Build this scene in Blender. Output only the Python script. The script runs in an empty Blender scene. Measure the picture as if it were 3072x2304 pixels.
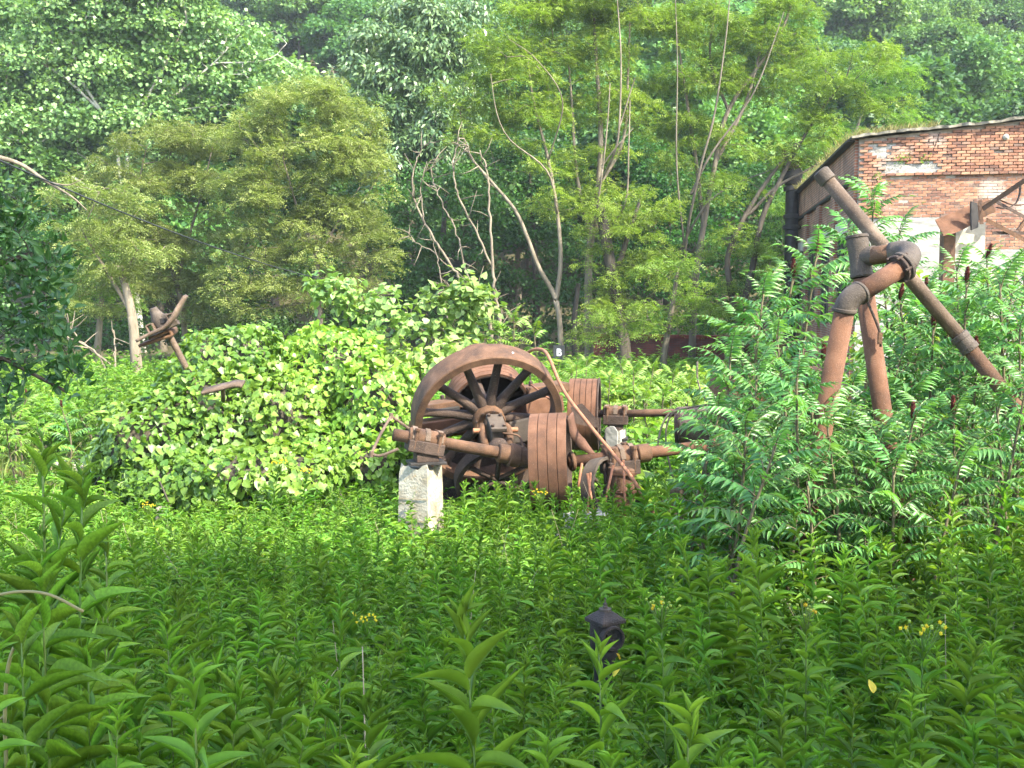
import bpy, math, random
import numpy as np
from mathutils import Vector, Matrix

# ------------------------------------------------------------------ camera, sky, sun, exposure
F_PX = 3242.0                      # focal length in pixels of the 3072 px wide photograph
PITCH = math.radians(4.44)         # camera looks slightly down; horizon near row 900
SC = bpy.context.scene
COL = SC.collection
cam_d = bpy.data.cameras.new('camera'); cam = bpy.data.objects.new('camera', cam_d); COL.objects.link(cam)
cam_d.sensor_width = 36.0; cam_d.lens = 36.0 * F_PX / 3072.0
cam_d.clip_start = 0.05; cam_d.clip_end = 2000
cam.location = (0, 0, 0); cam.rotation_euler = (math.radians(90) - PITCH, 0, 0)
SC.camera = cam

SUN_DIR = np.array([0.52, -0.47, 0.71]); SUN_DIR /= np.linalg.norm(SUN_DIR)
w = bpy.data.worlds.new('World'); SC.world = w; w.use_nodes = True
nt = w.node_tree; nt.nodes.clear()
wo = nt.nodes.new('ShaderNodeOutputWorld'); bg = nt.nodes.new('ShaderNodeBackground')
sky = nt.nodes.new('ShaderNodeTexSky'); sky.sky_type = 'NISHITA'; sky.sun_disc = False
sky.sun_elevation = math.asin(SUN_DIR[2]); sky.sun_rotation = math.atan2(SUN_DIR[0], SUN_DIR[1])
sky.air_density = 1.0; sky.dust_density = 2.0; sky.ozone_density = 1.0
bg.inputs['Strength'].default_value = 0.15
nt.links.new(sky.outputs[0], bg.inputs[0]); nt.links.new(bg.outputs[0], wo.inputs[0])
sl = bpy.data.lights.new('sun', 'SUN'); sun = bpy.data.objects.new('sun', sl); COL.objects.link(sun)
sl.energy = 2.4; sl.angle = math.radians(0.55); sl.color = (1.0, 0.94, 0.78)
sun.rotation_euler = Vector(SUN_DIR).to_track_quat('Z', 'Y').to_euler()
sun.location = (30, -30, 40)
SC.view_settings.view_transform = 'Standard'; SC.view_settings.look = 'None'
SC.view_settings.exposure = 2.82; SC.view_settings.gamma = 1.0
SC.render.engine = 'CYCLES'
cy = SC.cycles
cy.max_bounces = 6; cy.diffuse_bounces = 3; cy.glossy_bounces = 2; cy.transmission_bounces = 4
cy.transparent_max_bounces = 4; cy.volume_bounces = 0; cy.caustics_reflective = False; cy.caustics_refractive = False
cy.sample_clamp_indirect = 4.0

# ------------------------------------------------------------------ helpers
cp, sp_ = math.cos(PITCH), math.sin(PITCH)
def P(px, py, d):
    """point at horizontal distance d (metres along +Y) seen at photo pixel (px, py)"""
    a = (px - 1536.0) / F_PX; b = (1152.0 - py) / F_PX
    v = np.array([a, cp + b * sp_, -sp_ + b * cp])
    return v * (d / v[1])
def pxm(d): return d / F_PX        # metres per photo pixel at distance d
def rngs(seed): return np.random.default_rng(seed)
def nrm(v):
    v = np.asarray(v, float); n = np.linalg.norm(v, axis=-1, keepdims=True); return v / np.maximum(n, 1e-9)
_GX = [-60, 0.8, 1.6, 3, 5, 8, 13, 45, 60, 75, 100, 320]
_GZ = [-1.65, -1.65, -1.85, -2.5, -2.85, -3.05, -3.2, -3.3, -2.6, 2.5, 13.5, 125]
def gz(x, y):
    x = np.asarray(x, float); y = np.asarray(y, float)
    z = np.interp(y + np.where(y > 55, 5 * np.sin(x * .045 + 1), 0), _GX, _GZ)
    z = z + 0.45 * np.exp(-((x + 1.1) ** 2 / .5 + (y - 2.3) ** 2 / 1.2))
    z = z + 0.06 * np.sin(x * 1.3 + .4) * np.sin(y * .9)
    return z
def tag(o, label=None, cat=None, group=None, kind=None):
    if label: o['label'] = label
    if cat: o['category'] = cat
    if group: o['group'] = group
    if kind: o['kind'] = kind
    return o
def empty(name, loc=(0, 0, 0), rz=0.0, sc=1.0):
    o = bpy.data.objects.new(name, None); o.empty_display_size = .1; COL.objects.link(o)
    o.location = loc; o.rotation_euler = (0, 0, rz); o.scale = (sc, sc, sc); return o
def linked(name, me, parent=None, loc=(0, 0, 0)):
    o = bpy.data.objects.new(name, me); COL.objects.link(o); o.location = loc
    if parent: o.parent = parent
    return o

class MB:
    """collects numpy geometry, builds one mesh"""
    def __init__(s): s.v = []; s.n = 0; s.f = []; s.mid = []; s.hasmid = False; s.sharp = False
    def add(s, v, faces, mi=0, tint=0.5, smooth=True, mid=None):
        v = np.asarray(v, float).reshape(-1, 3)
        for f in faces:
            f = np.asarray(f, int)
            if f.ndim == 1: f = f[None]
            if len(f) == 0: continue
            t = np.full(len(f), tint, float) if np.isscalar(tint) else np.asarray(tint, float)
            s.f.append((f + s.n, mi, t, smooth))
        s.v.append(v); s.n += len(v)
        if mid is None: mid = np.zeros(len(v))
        else: s.hasmid = True
        s.mid.append(np.asarray(mid, float))
        return s
    def mesh(s, name, mats, off=None):
        v = np.concatenate(s.v) if s.v else np.zeros((0, 3))
        if off is not None: v = v - np.asarray(off)
        me = bpy.data.meshes.new(name)
        lv = np.concatenate([f.ravel() for f, *_ in s.f]) if s.f else np.zeros(0, int)
        tot = np.concatenate([np.full(len(f), f.shape[1]) for f, *_ in s.f]) if s.f else np.zeros(0, int)
        st = np.concatenate([[0], np.cumsum(tot)[:-1]]) if len(tot) else tot
        me.vertices.add(len(v)); me.vertices.foreach_set('co', v.ravel().astype(np.float32))
        me.loops.add(len(lv)); me.loops.foreach_set('vertex_index', lv.astype(np.int32))
        me.polygons.add(len(tot)); me.polygons.foreach_set('loop_start', st.astype(np.int32))
        me.polygons.foreach_set('loop_total', tot.astype(np.int32))
        me.polygons.foreach_set('material_index', np.concatenate([np.full(len(f), mi) for f, mi, *_ in s.f]).astype(np.int32))
        me.polygons.foreach_set('use_smooth', np.concatenate([np.full(len(f), sm) for f, _, _, sm in s.f]))
        at = me.attributes.new('tint', 'FLOAT', 'FACE')
        at.data.foreach_set('value', np.concatenate([t for _, _, t, _ in s.f]).astype(np.float32))
        if s.hasmid:
            am = me.attributes.new('mid', 'FLOAT', 'POINT'); am.data.foreach_set('value', np.concatenate(s.mid).astype(np.float32))
        me.update(calc_edges=True)
        if s.sharp: me.set_sharp_from_angle(angle=math.radians(38))
        for m in (mats if isinstance(mats, (list, tuple)) else [mats]): me.materials.append(m)
        return me
    def build(s, name, mats, parent=None, off=None, bevel=0):
        o = linked(name, s.mesh(name, mats, off), parent)
        if bevel:
            b = o.modifiers.new('bevel', 'BEVEL'); b.width = bevel; b.segments = 2; b.limit_method = 'ANGLE'; b.angle_limit = math.radians(40)
        return o
    # ---- shapes
    def frame(s, ax):
        ax = nrm(ax); r = np.array([0, 0, 1.]) if abs(ax[2]) < .9 else np.array([1., 0, 0])
        u = nrm(np.cross(r, ax)); return u, np.cross(ax, u)
    def tube(s, pts, rad, seg=8, mi=0, tint=.5, caps=True):
        pts = np.asarray(pts, float); n = len(pts)
        rad = np.full(n, rad, float) if np.isscalar(rad) else np.asarray(rad, float)
        tg = np.empty_like(pts); tg[1:-1] = pts[2:] - pts[:-2]; tg[0] = pts[1] - pts[0]; tg[-1] = pts[-1] - pts[-2]
        tg = nrm(tg); u, _ = s.frame(tg[0]); ang = np.arange(seg) * 2 * np.pi / seg; rings = []
        for i in range(n):
            u = nrm(u - tg[i] * np.dot(u, tg[i])); vv = np.cross(tg[i], u)
            rings.append(pts[i] + rad[i] * (np.cos(ang)[:, None] * u + np.sin(ang)[:, None] * vv))
        v = np.concatenate(rings); a = np.arange(seg); b = (a + 1) % seg
        q = np.concatenate([np.stack([i * seg + a, i * seg + b, (i + 1) * seg + b, (i + 1) * seg + a], 1) for i in range(n - 1)])
        fs = [q]
        if caps: fs += [a[::-1].copy(), (n - 1) * seg + a]
        return s.add(v, fs, mi, tint)
    def lathe(s, o, ax, prof, seg=32, mi=0, tint=.5, closed=False):
        """prof: list of (along axis, radius)"""
        o = np.asarray(o, float); ax = nrm(ax); u, vv = s.frame(ax); ang = np.arange(seg) * 2 * np.pi / seg
        cs = np.cos(ang)[:, None] * u + np.sin(ang)[:, None] * vv
        v = np.concatenate([o + ax * a + cs * r for a, r in prof]); a = np.arange(seg); b = (a + 1) % seg; n = len(prof)
        rng_ = range(n) if closed else range(n - 1)
        q = np.concatenate([np.stack([i * seg + a, i * seg + b, ((i + 1) % n) * seg + b, ((i + 1) % n) * seg + a], 1) for i in rng_])
        fs = [q]
        if not closed:
            if prof[0][1] > 1e-4: fs.append(a[::-1].copy())
            if prof[-1][1] > 1e-4: fs.append((n - 1) * seg + a)
        s.sharp = True
        return s.add(v, fs, mi, tint)
    def box(s, c, size, ax=(1, 0, 0), ay=(0, 1, 0), az=(0, 0, 1), mi=0, tint=.5, taper=1.0):
        c = np.asarray(c, float); ax, ay, az = map(nrm, (ax, ay, az)); x, y, z = np.asarray(size) / 2.
        v = []
        for k in (-1, 1):
            t = 1.0 if k < 0 else taper
            for i, j in ((-1, -1), (1, -1), (1, 1), (-1, 1)): v.append(c + ax * x * i * t + ay * y * j * t + az * z * k)
        f = np.array([[3, 2, 1, 0], [4, 5, 6, 7], [0, 1, 5, 4], [1, 2, 6, 5], [2, 3, 7, 6], [3, 0, 4, 7]])
        return s.add(v, [f], mi, tint, smooth=False)
    def bar(s, a, b, wd, th, up=(0, 0, 1), mi=0, tint=.5):
        a = np.asarray(a, float); b = np.asarray(b, float); d = nrm(b - a); sd = nrm(np.cross(d, up)); u = np.cross(sd, d)
        return s.box((a + b) / 2, (np.linalg.norm(b - a), wd, th), d, sd, u, mi, tint)
    def ribbon(s, pts, side, wd, th, mi=0, tint=.5):
        """solid strip: pts along, side vector, width, thickness"""
        pts = np.asarray(pts, float); n = len(pts); side = nrm(side)
        side = np.broadcast_to(side, pts.shape)
        tg = np.gradient(pts, axis=0); nn = nrm(np.cross(nrm(tg), side))
        wd = np.broadcast_to(wd, (n,))[:, None]
        r = np.stack([pts - side * wd / 2 - nn * th / 2, pts + side * wd / 2 - nn * th / 2, pts + side * wd / 2 + nn * th / 2, pts - side * wd / 2 + nn * th / 2], 1)
        v = r.reshape(-1, 3); a = np.arange(4); b = (a + 1) % 4
        q = np.concatenate([np.stack([i * 4 + a, i * 4 + b, (i + 1) * 4 + b, (i + 1) * 4 + a], 1) for i in range(n - 1)])
        return s.add(v, [q, a[::-1].copy(), (n - 1) * 4 + a], mi, tint)
    def prism(s, poly, o, ux, uy, uz, th, mi=0, tint=.5):
        """outline poly (x,y) in frame ux,uy at o, extruded th along uz"""
        poly = np.asarray(poly, float); n = len(poly); o = np.asarray(o, float)
        f = o + poly[:, :1] * nrm(ux) + poly[:, 1:2] * nrm(uy); v = np.concatenate([f, f + nrm(uz) * th])
        a = np.arange(n); b = (a + 1) % n
        return s.add(v, [a[::-1].copy(), a + n, np.stack([a, b, b + n, a + n], 1)], mi, tint, smooth=False)

def smooth_path(pts, k=6):
    """Catmull-Rom through pts"""
    p = np.asarray(pts, float); q = np.concatenate([[2 * p[0] - p[1]], p, [2 * p[-1] - p[-2]]]); out = []
    for i in range(1, len(q) - 2):
        for t in np.linspace(0, 1, k, endpoint=False):
            out.append(.5 * (2 * q[i] + (q[i + 1] - q[i - 1]) * t + (2 * q[i - 1] - 5 * q[i] + 4 * q[i + 1] - q[i + 2]) * t * t
                             + (3 * q[i] - q[i - 1] - 3 * q[i + 1] + q[i + 2]) * t ** 3))
    out.append(p[-1]); return np.array(out)

# ---- leaves
def leaf_tmpl(L, W, seg=6, fold=.25, droop=.3, widest=.4, twist=0.):
    """blade along +Y, width X, up Z; three verts per cross-section"""
    t = np.linspace(0, 1, seg + 1); e = math.log(.5) / math.log(widest)
    wv = np.sin(np.pi * np.clip(t ** e, 0, 1)) ** .9 * (1.12 - .42 * t) * W / 2; wv[0] = W * .04; wv[-1] = W * .01
    th = -droop * t; y = np.concatenate([[0], np.cumsum(np.cos(th[1:]) / seg)]) * L
    z = np.concatenate([[0], np.cumsum(np.sin(th[1:]) / seg)]) * L
    a = twist * t
    v = np.stack([np.stack([-wv * np.cos(a), y, z + wv * (fold + np.sin(-a))], 1), np.stack([0 * t, y, z], 1),
                  np.stack([wv * np.cos(a), y, z + wv * (fold + np.sin(a))], 1)], 1).reshape(-1, 3)
    i = np.arange(seg) * 3
    q = np.concatenate([np.stack([i, i + 1, i + 4, i + 3], 1), np.stack([i + 1, i + 2, i + 5, i + 4], 1)])
    mid = np.tile([0., 1., 0.], seg + 1)
    return v, q, mid
KITE = (np.array([[0, 0, 0], [-.5, .42, .10], [0, 1., -.05], [.5, .42, .10]]), np.array([[0, 1, 2, 3]]), np.zeros(4))
HEART = (np.array([[0, .04, 0], [-.28, -.10, .03], [-.5, .16, .07], [-.36, .6, .04], [0, 1., -.10], [.36, .6, .04], [.5, .16, .07], [.28, -.10, .03]]),
         [np.array([[0, 2, 3, 4], [0, 4, 5, 6]]), np.array([[0, 1, 2], [0, 6, 7]])], np.array([1, 0, 0, 0, 0.6, 0, 0, 0.]))
def frames(d, up):
    d = nrm(d); x = nrm(np.cross(d, up)); z = np.cross(x, d); return np.stack([x, d, z], 2)   # columns
def place(mb, tmpl, pos, d, up, sx, sy, mi=0, tint=.5):
    """stamp a template at N positions with leaf direction d, normal near up; sx width scale, sy length scale"""
    v, q, mid = tmpl; N = len(pos); R = frames(d, up)
    sx = np.broadcast_to(sx, (N,)); sy = np.broadcast_to(sy, (N,))
    S = np.stack([sx, sy, sy], 1)
    vv = np.einsum('nij,nkj->nki', R, v[None] * S[:, None]) + np.asarray(pos)[:, None]
    k = len(v); fs = []; tn = np.broadcast_to(tint, (N,))
    qs = q if isinstance(q, list) else [q]
    base = mb.n
    for qq in qs:
        fs.append(((np.arange(N) * k)[:, None, None] + qq[None]).reshape(-1, qq.shape[1]))
    mb.v.append(vv.reshape(-1, 3)); mb.n += N * k; mb.mid.append(np.tile(mid, N)); mb.hasmid = mb.hasmid or mid.any()
    for f, qq in zip(fs, qs): mb.f.append((f + base, mi, np.repeat(tn, len(qq)), True))
def rdir(rg, n):
    v = rg.normal(size=(n, 3)); return nrm(v)

# ------------------------------------------------------------------ materials
def newmat(name):
    m = bpy.data.materials.new(name); m.use_nodes = True; t = m.node_tree; t.nodes.clear()
    out = t.nodes.new('ShaderNodeOutputMaterial'); return m, t, out
def N(t, typ, **kw):
    n = t.nodes.new(typ)
    for k, v in kw.items():
        if k in n.inputs: n.inputs[k].default_value = v
        else: setattr(n, k, v)
    return n
def ramp(t, stops, fac=None):
    r = t.nodes.new('ShaderNodeValToRGB'); e = r.color_ramp.elements
    while len(e) < len(stops): e.new(.5)
    for el, (p, c) in zip(e, stops): el.position = p; el.color = (*c, 1)
    if fac is not None: t.links.new(fac, r.inputs[0])
    return r
def leafmat(name, dark, light, trans=None, rough=.5, tw=.35, spec=.35, rib=None, vary=.25):
    m, t, out = newmat(name); L = t.links
    at = N(t, 'ShaderNodeAttribute', attribute_name='tint')
    rp = ramp(t, [(0., dark), (1., light)], at.outputs['Fac'])
    oi = N(t, 'ShaderNodeObjectInfo')
    mr = N(t, 'ShaderNodeMapRange'); mr.inputs['To Min'].default_value = 1 - vary; mr.inputs['To Max'].default_value = 1 + vary
    L.new(oi.outputs['Random'], mr.inputs['Value'])
    hs = N(t, 'ShaderNodeHueSaturation'); L.new(rp.outputs[0], hs.inputs['Color']); L.new(mr.outputs[0], hs.inputs['Value'])
    mh = N(t, 'ShaderNodeMapRange'); mh.inputs['To Min'].default_value = .478; mh.inputs['To Max'].default_value = .510; wn_ = N(t, 'ShaderNodeTexWhiteNoise', noise_dimensions='1D'); L.new(oi.outputs['Random'], wn_.inputs['W']); L.new(wn_.outputs['Value'], mh.inputs['Value']); L.new(mh.outputs[0], hs.inputs['Hue'])
    colr = hs.outputs[0]
    if rib:
        am = N(t, 'ShaderNodeAttribute', attribute_name='mid')
        r2 = ramp(t, [(.86, (0, 0, 0)), (.95, (1, 1, 1))], am.outputs['Fac'])
        mx = N(t, 'ShaderNodeMixRGB'); L.new(r2.outputs[0], mx.inputs[0]); L.new(colr, mx.inputs[1]); mx.inputs[2].default_value = (*rib, 1); colr = mx.outputs[0]
    if rib:
        tcc = N(t, 'ShaderNodeTexCoord'); nn_ = N(t, 'ShaderNodeTexNoise'); nn_.inputs['Scale'].default_value = 18; nn_.inputs['Detail'].default_value = 4; L.new(tcc.outputs['Object'], nn_.inputs['Vector'])
        rr_ = ramp(t, [(.3, (.72, .74, .70)), (.7, (1.2, 1.16, 1.1))], nn_.outputs['Fac']); mm_ = N(t, 'ShaderNodeMixRGB', blend_type='MULTIPLY'); mm_.inputs[0].default_value = 1; L.new(colr, mm_.inputs[1]); L.new(rr_.outputs[0], mm_.inputs[2]); colr = mm_.outputs[0]
    b = N(t, 'ShaderNodeBsdfPrincipled'); L.new(colr, b.inputs['Base Color']); b.inputs['Roughness'].default_value = rough
    b.inputs['Specular IOR Level'].default_value = spec
    tr = N(t, 'ShaderNodeBsdfTranslucent')
    tc = N(t, 'ShaderNodeMixRGB', blend_type='MULTIPLY'); tc.inputs[0].default_value = 1; L.new(colr, tc.inputs[1])
    tc.inputs[2].default_value = (*(trans or (1.5, 1.45, .6)), 1); L.new(tc.outputs[0], tr.inputs[0])
    ms = N(t, 'ShaderNodeMixShader'); ms.inputs[0].default_value = tw
    L.new(b.outputs[0], ms.inputs[1]); L.new(tr.outputs[0], ms.inputs[2]); L.new(ms.outputs[0], out.inputs[0]); return m
def solidmat(name, stops, scale=4., rough=.85, bump=.3, bscale=60., spec=.3, metal=0., detail=6., fine=None, streak=None, finecol=None):
    """noise-mottled opaque surface"""
    m, t, out = newmat(name); L = t.links
    tc = N(t, 'ShaderNodeTexCoord'); no = N(t, 'ShaderNodeTexNoise'); no.inputs['Scale'].default_value = scale; no.inputs['Detail'].default_value = detail
    no.inputs['Roughness'].default_value = .62
    src = tc.outputs['Object']
    if streak:
        mp = N(t, 'ShaderNodeMapping'); mp.inputs['Scale'].default_value = streak; L.new(src, mp.inputs[0]); L.new(mp.outputs[0], no.inputs['Vector'])
    else: L.new(src, no.inputs['Vector'])
    rp = ramp(t, stops, no.outputs['Fac']); colr = rp.outputs[0]
    if fine:
        n3 = N(t, 'ShaderNodeTexNoise'); n3.inputs['Scale'].default_value = fine; n3.inputs['Detail'].default_value = 3; L.new(src, n3.inputs['Vector'])
        r3 = ramp(t, [(.60, (0, 0, 0)), (.72, (1, 1, 1))], n3.outputs['Fac'])
        mx = N(t, 'ShaderNodeMixRGB'); L.new(r3.outputs[0], mx.inputs[0]); L.new(colr, mx.inputs[1]); mx.inputs[2].default_value = (*(finecol or (.4, .3, .22)), 1); colr = mx.outputs[0]
    b = N(t, 'ShaderNodeBsdfPrincipled'); L.new(colr, b.inputs['Base Color']); b.inputs['Roughness'].default_value = rough
    b.inputs['Specular IOR Level'].default_value = spec; b.inputs['Metallic'].default_value = metal
    n2 = N(t, 'ShaderNodeTexNoise'); n2.inputs['Scale'].default_value = bscale; n2.inputs['Detail'].default_value = 5; L.new(src, n2.inputs['Vector'])
    bu = N(t, 'ShaderNodeBump'); bu.inputs['Strength'].default_value = bump; bu.inputs['Distance'].default_value = .02
    L.new(n2.outputs['Fac'], bu.inputs['Height']); L.new(bu.outputs[0], b.inputs['Normal']); L.new(b.outputs[0], out.inputs[0]); return m

M = {}
M['weed'] = leafmat('weed_leaf', (.068, .172, .016), (.160, .305, .032), rough=.55, vary=.35, spec=.25, tw=.38, rib=(.16, .30, .09))
M['weedstem'] = leafmat('weed_stem', (.07, .13, .025), (.12, .20, .04), tw=.0, rough=.6)
M['low'] = leafmat('undergrowth_leaf', (.060, .165, .016), (.160, .305, .034), tw=.38, spec=.25, vary=.35)
M['yel'] = leafmat('yellowed_leaf', (.45, .36, .02), (.6, .5, .05), tw=.3, trans=(1.2, 1.1, .4))
M['flower'] = leafmat('yellow_flower', (.55, .40, .01), (.75, .62, .03), tw=.2, trans=(1.1, 1.1, .5))
M['bud'] = leafmat('flower_bud', (.22, .32, .04), (.34, .44, .06), tw=.2)
M['vine'] = leafmat('vine_leaf', (.085, .195, .022), (.265, .410, .060), rough=.42, tw=.36, spec=.5, rib=(.22, .36, .09))
M['bush'] = leafmat('bush_leaf', (.10, .205, .045), (.26, .40, .12), rough=.45, tw=.33, spec=.5, rib=(.26, .38, .14))
M['sumac'] = leafmat('sumac_leaflet', (.048, .165, .042), (.135, .315, .082), rough=.38, tw=.36, spec=.5, rib=(.14, .28, .09))
M['locust'] = leafmat('locust_leaflet', (.090, .170, .024), (.205, .295, .048), tw=.40, trans=(1.2, 1.4, .55), vary=.1)
M['olive'] = leafmat('olive_locust_leaflet', (.115, .170, .040), (.235, .290, .090), tw=.38, trans=(1.15, 1.35, .6), vary=.1)
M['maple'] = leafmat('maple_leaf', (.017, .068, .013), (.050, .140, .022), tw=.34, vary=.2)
M['syca'] = leafmat('sycamore_leaf', (.085, .185, .055), (.24, .37, .13), rough=.4, tw=.32, spec=.55, vary=.1)
M['catal'] = leafmat('big_drooping_leaf', (.065, .145, .050), (.19, .28, .12), rough=.34, tw=.25, spec=.7, vary=.1)
M['hill'] = leafmat('hill_leaf', (.045, .125, .030), (.110, .225, .050), tw=.34, vary=.32)
M['near'] = leafmat('olive_bush_leaf', (.020, .062, .018), (.055, .125, .035), rough=.42, tw=.26, rib=(.10, .17, .07))
M['grass'] = leafmat('grass_blade', (.09, .17, .035), (.24, .30, .08), tw=.35)
M['drygrass'] = leafmat('dry_grass', (.20, .19, .07), (.36, .32, .14), tw=.3, trans=(1.1, 1., .6))
M['bark'] = solidmat('bark', [(.3, (.060, .050, .036)), (.6, (.15, .125, .09))], 6, streak=(1, 1, .18), bump=.7, bscale=25)
M['barkpale'] = solidmat('pale_bark', [(.3, (.075, .060, .040)), (.62, (.205, .170, .120))], 5, streak=(1, 1, .2), bump=.5, bscale=25)
M['barkdark'] = solidmat('dark_bark', [(.3, (.028, .024, .018)), (.62, (.075, .062, .045))], 6, streak=(1, 1, .15), bump=.8, bscale=20)
M['barkwhite'] = solidmat('white_bark', [(.35, (.12, .11, .085)), (.5, (.30, .29, .24)), (.7, (.44, .43, .37))], 3, bump=.2, bscale=20)
M['sumstem'] = solidmat('sumac_stem', [(.3, (.060, .055, .030)), (.65, (.15, .125, .07))], 10, bump=.3)
M['seed'] = solidmat('sumac_seed', [(.3, (.050, .011, .009)), (.65, (.135, .030, .020))], 70, bump=1.0, bscale=120, rough=.9)
M['rust'] = solidmat('rust', [(.22, (.026, .016, .011)), (.40, (.066, .035, .020)), (.55, (.104, .053, .028)), (.68, (.135, .074, .043)), (.80, (.175, .080, .034))], 5.0, bump=.35, bscale=90, fine=160, finecol=(.20, .145, .11))
M['rustred'] = solidmat('red_rust', [(.22, (.036, .019, .012)), (.40, (.080, .037, .020)), (.55, (.116, .053, .028)), (.68, (.145, .073, .043)), (.80, (.19, .080, .032))], 4.2, bump=.3, bscale=110, fine=190, finecol=(.21, .14, .10))
M['rustdark'] = solidmat('dark_iron', [(.3, (.022, .015, .012)), (.55, (.052, .034, .026)), (.75, (.095, .062, .045))], 4, bump=.4, bscale=70, fine=120, finecol=(.20, .14, .10))
M['iron'] = solidmat('grey_iron', [(.3, (.036, .028, .022)), (.55, (.075, .058, .045)), (.75, (.125, .098, .076))], 5, bump=.4, bscale=80, fine=150, finecol=(.13, .105, .085), rough=.75)
M['pipe'] = solidmat('pipe_steel', [(.3, (.052, .035, .024)), (.52, (.105, .071, .048)), (.72, (.18, .13, .095))], 5, bump=.3, bscale=90, fine=110, finecol=(.20, .165, .13), rough=.75)
M['black'] = solidmat('black_iron', [(.3, (.014, .012, .011)), (.7, (.042, .036, .032))], 5, bump=.3, bscale=60, rough=.65)
M['leather'] = solidmat('old_belt', [(.3, (.07, .034, .023)), (.7, (.14, .072, .048))], 6, bump=.4, bscale=50)
M['wood'] = solidmat('weathered_wood', [(.3, (.20, .165, .12)), (.7, (.42, .36, .28))], 4, streak=(1, 1, .2), bump=.4)
M['copper'] = solidmat('copper_rod', [(.3, (.17, .065, .03)), (.7, (.33, .145, .075))], 8, bump=.2, rough=.6)
M['conc'] = solidmat('concrete', [(.25, (.13, .105, .07)), (.42, (.26, .225, .165)), (.55, (.36, .325, .255)), (.75, (.44, .41, .34))], 5.0, bump=.6, bscale=35, fine=14, finecol=(.36, .27, .16))
M['concrough'] = solidmat('broken_concrete', [(.25, (.22, .20, .16)), (.6, (.42, .39, .33))], 7, bump=.9, bscale=28)
M['plaster'] = solidmat('white_plaster', [(.3, (.15, .145, .125)), (.5, (.28, .27, .24)), (.8, (.37, .36, .33))], 3.0, bump=.5, bscale=18, streak=(.5, .5, 3))
M['mortar'] = solidmat('mortar', [(.3, (.16, .135, .11)), (.65, (.34, .30, .25))], 5, bump=.7, bscale=40)
M['barewall'] = solidmat('bare_mortar', [(.3, (.13, .12, .10)), (.5, (.27, .26, .23)), (.7, (.42, .41, .37))], 7, bump=.9, bscale=30, streak=(1, 1, 2.5))
M['stone'] = solidmat('lintel_stone', [(.3, (.30, .28, .23)), (.7, (.46, .43, .36))], 5, bump=.3)
M['roof'] = solidmat('tar_roof', [(.3, (.030, .030, .026)), (.7, (.10, .095, .08))], 4, bump=.8, bscale=15)
M['roofedge'] = solidmat('roof_edge', [(.35, (.06, .055, .04)), (.55, (.18, .165, .125)), (.75, (.34, .32, .26))], 5, bump=.6, bscale=20)
M['glassdark'] = solidmat('dirty_glass', [(.3, (.010, .016, .014)), (.7, (.035, .05, .045))], 3, rough=.2, bump=.05, spec=.6)
M['redwall'] = solidmat('red_painted_brick', [(.3, (.085, .016, .012)), (.6, (.17, .038, .026))], 2, bump=.4)
M['white'] = solidmat('white_paint', [(.3, (.62, .65, .68)), (.7, (.80, .82, .84))], 4, bump=.05)
M['blackpaint'] = solidmat('black_paint', [(.3, (.012, .014, .016)), (.7, (.035, .038, .04))], 4, bump=.1, rough=.6)
M['litter'] = solidmat('litter', [(.3, (.16, .12, .07)), (.7, (.36, .30, .19))], 12, bump=.4)

def brickmat(name, sx=4.44, c1=(.30, .105, .05), c2=(.19, .07, .04), mo=(.30, .26, .20)):
    m, t, out = newmat(name); L = t.links
    tc = N(t, 'ShaderNodeTexCoord'); br = N(t, 'ShaderNodeTexBrick'); br.inputs['Scale'].default_value = 1.
    br.inputs['Brick Width'].default_value = .225; br.inputs['Row Height'].default_value = .075; br.inputs['Mortar Size'].default_value = .009
    br.inputs['Color1'].default_value = (*c1, 1); br.inputs['Color2'].default_value = (*c2, 1); br.inputs['Mortar'].default_value = (*mo, 1)
    L.new(tc.outputs['UV'], br.inputs['Vector'])
    no = N(t, 'ShaderNodeTexNoise'); no.inputs['Scale'].default_value = 1.6; no.inputs['Detail'].default_value = 6; L.new(tc.outputs['Object'], no.inputs['Vector'])
    rp = ramp(t, [(.35, (.55, .55, .55)), (.65, (1.15, 1.15, 1.15))], no.outputs['Fac'])
    mx = N(t, 'ShaderNodeMixRGB', blend_type='MULTIPLY'); mx.inputs[0].default_value = 1; L.new(br.outputs[0], mx.inputs[1]); L.new(rp.outputs[0], mx.inputs[2])
    b = N(t, 'ShaderNodeBsdfPrincipled'); b.inputs['Roughness'].default_value = .9; L.new(mx.outputs[0], b.inputs['Base Color'])
    bu = N(t, 'ShaderNodeBump'); bu.inputs['Strength'].default_value = .6; bu.inputs['Distance'].default_value = .01; bu.invert = True
    L.new(br.outputs['Fac'], bu.inputs['Height']); L.new(bu.outputs[0], b.inputs['Normal']); L.new(b.outputs[0], out.inputs[0]); return m
M['brickwall'] = brickmat('brick_wall')
M['redbrick'] = brickmat('red_brick_far', c1=(.17, .032, .022), c2=(.11, .022, .016), mo=(.09, .05, .04))
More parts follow.
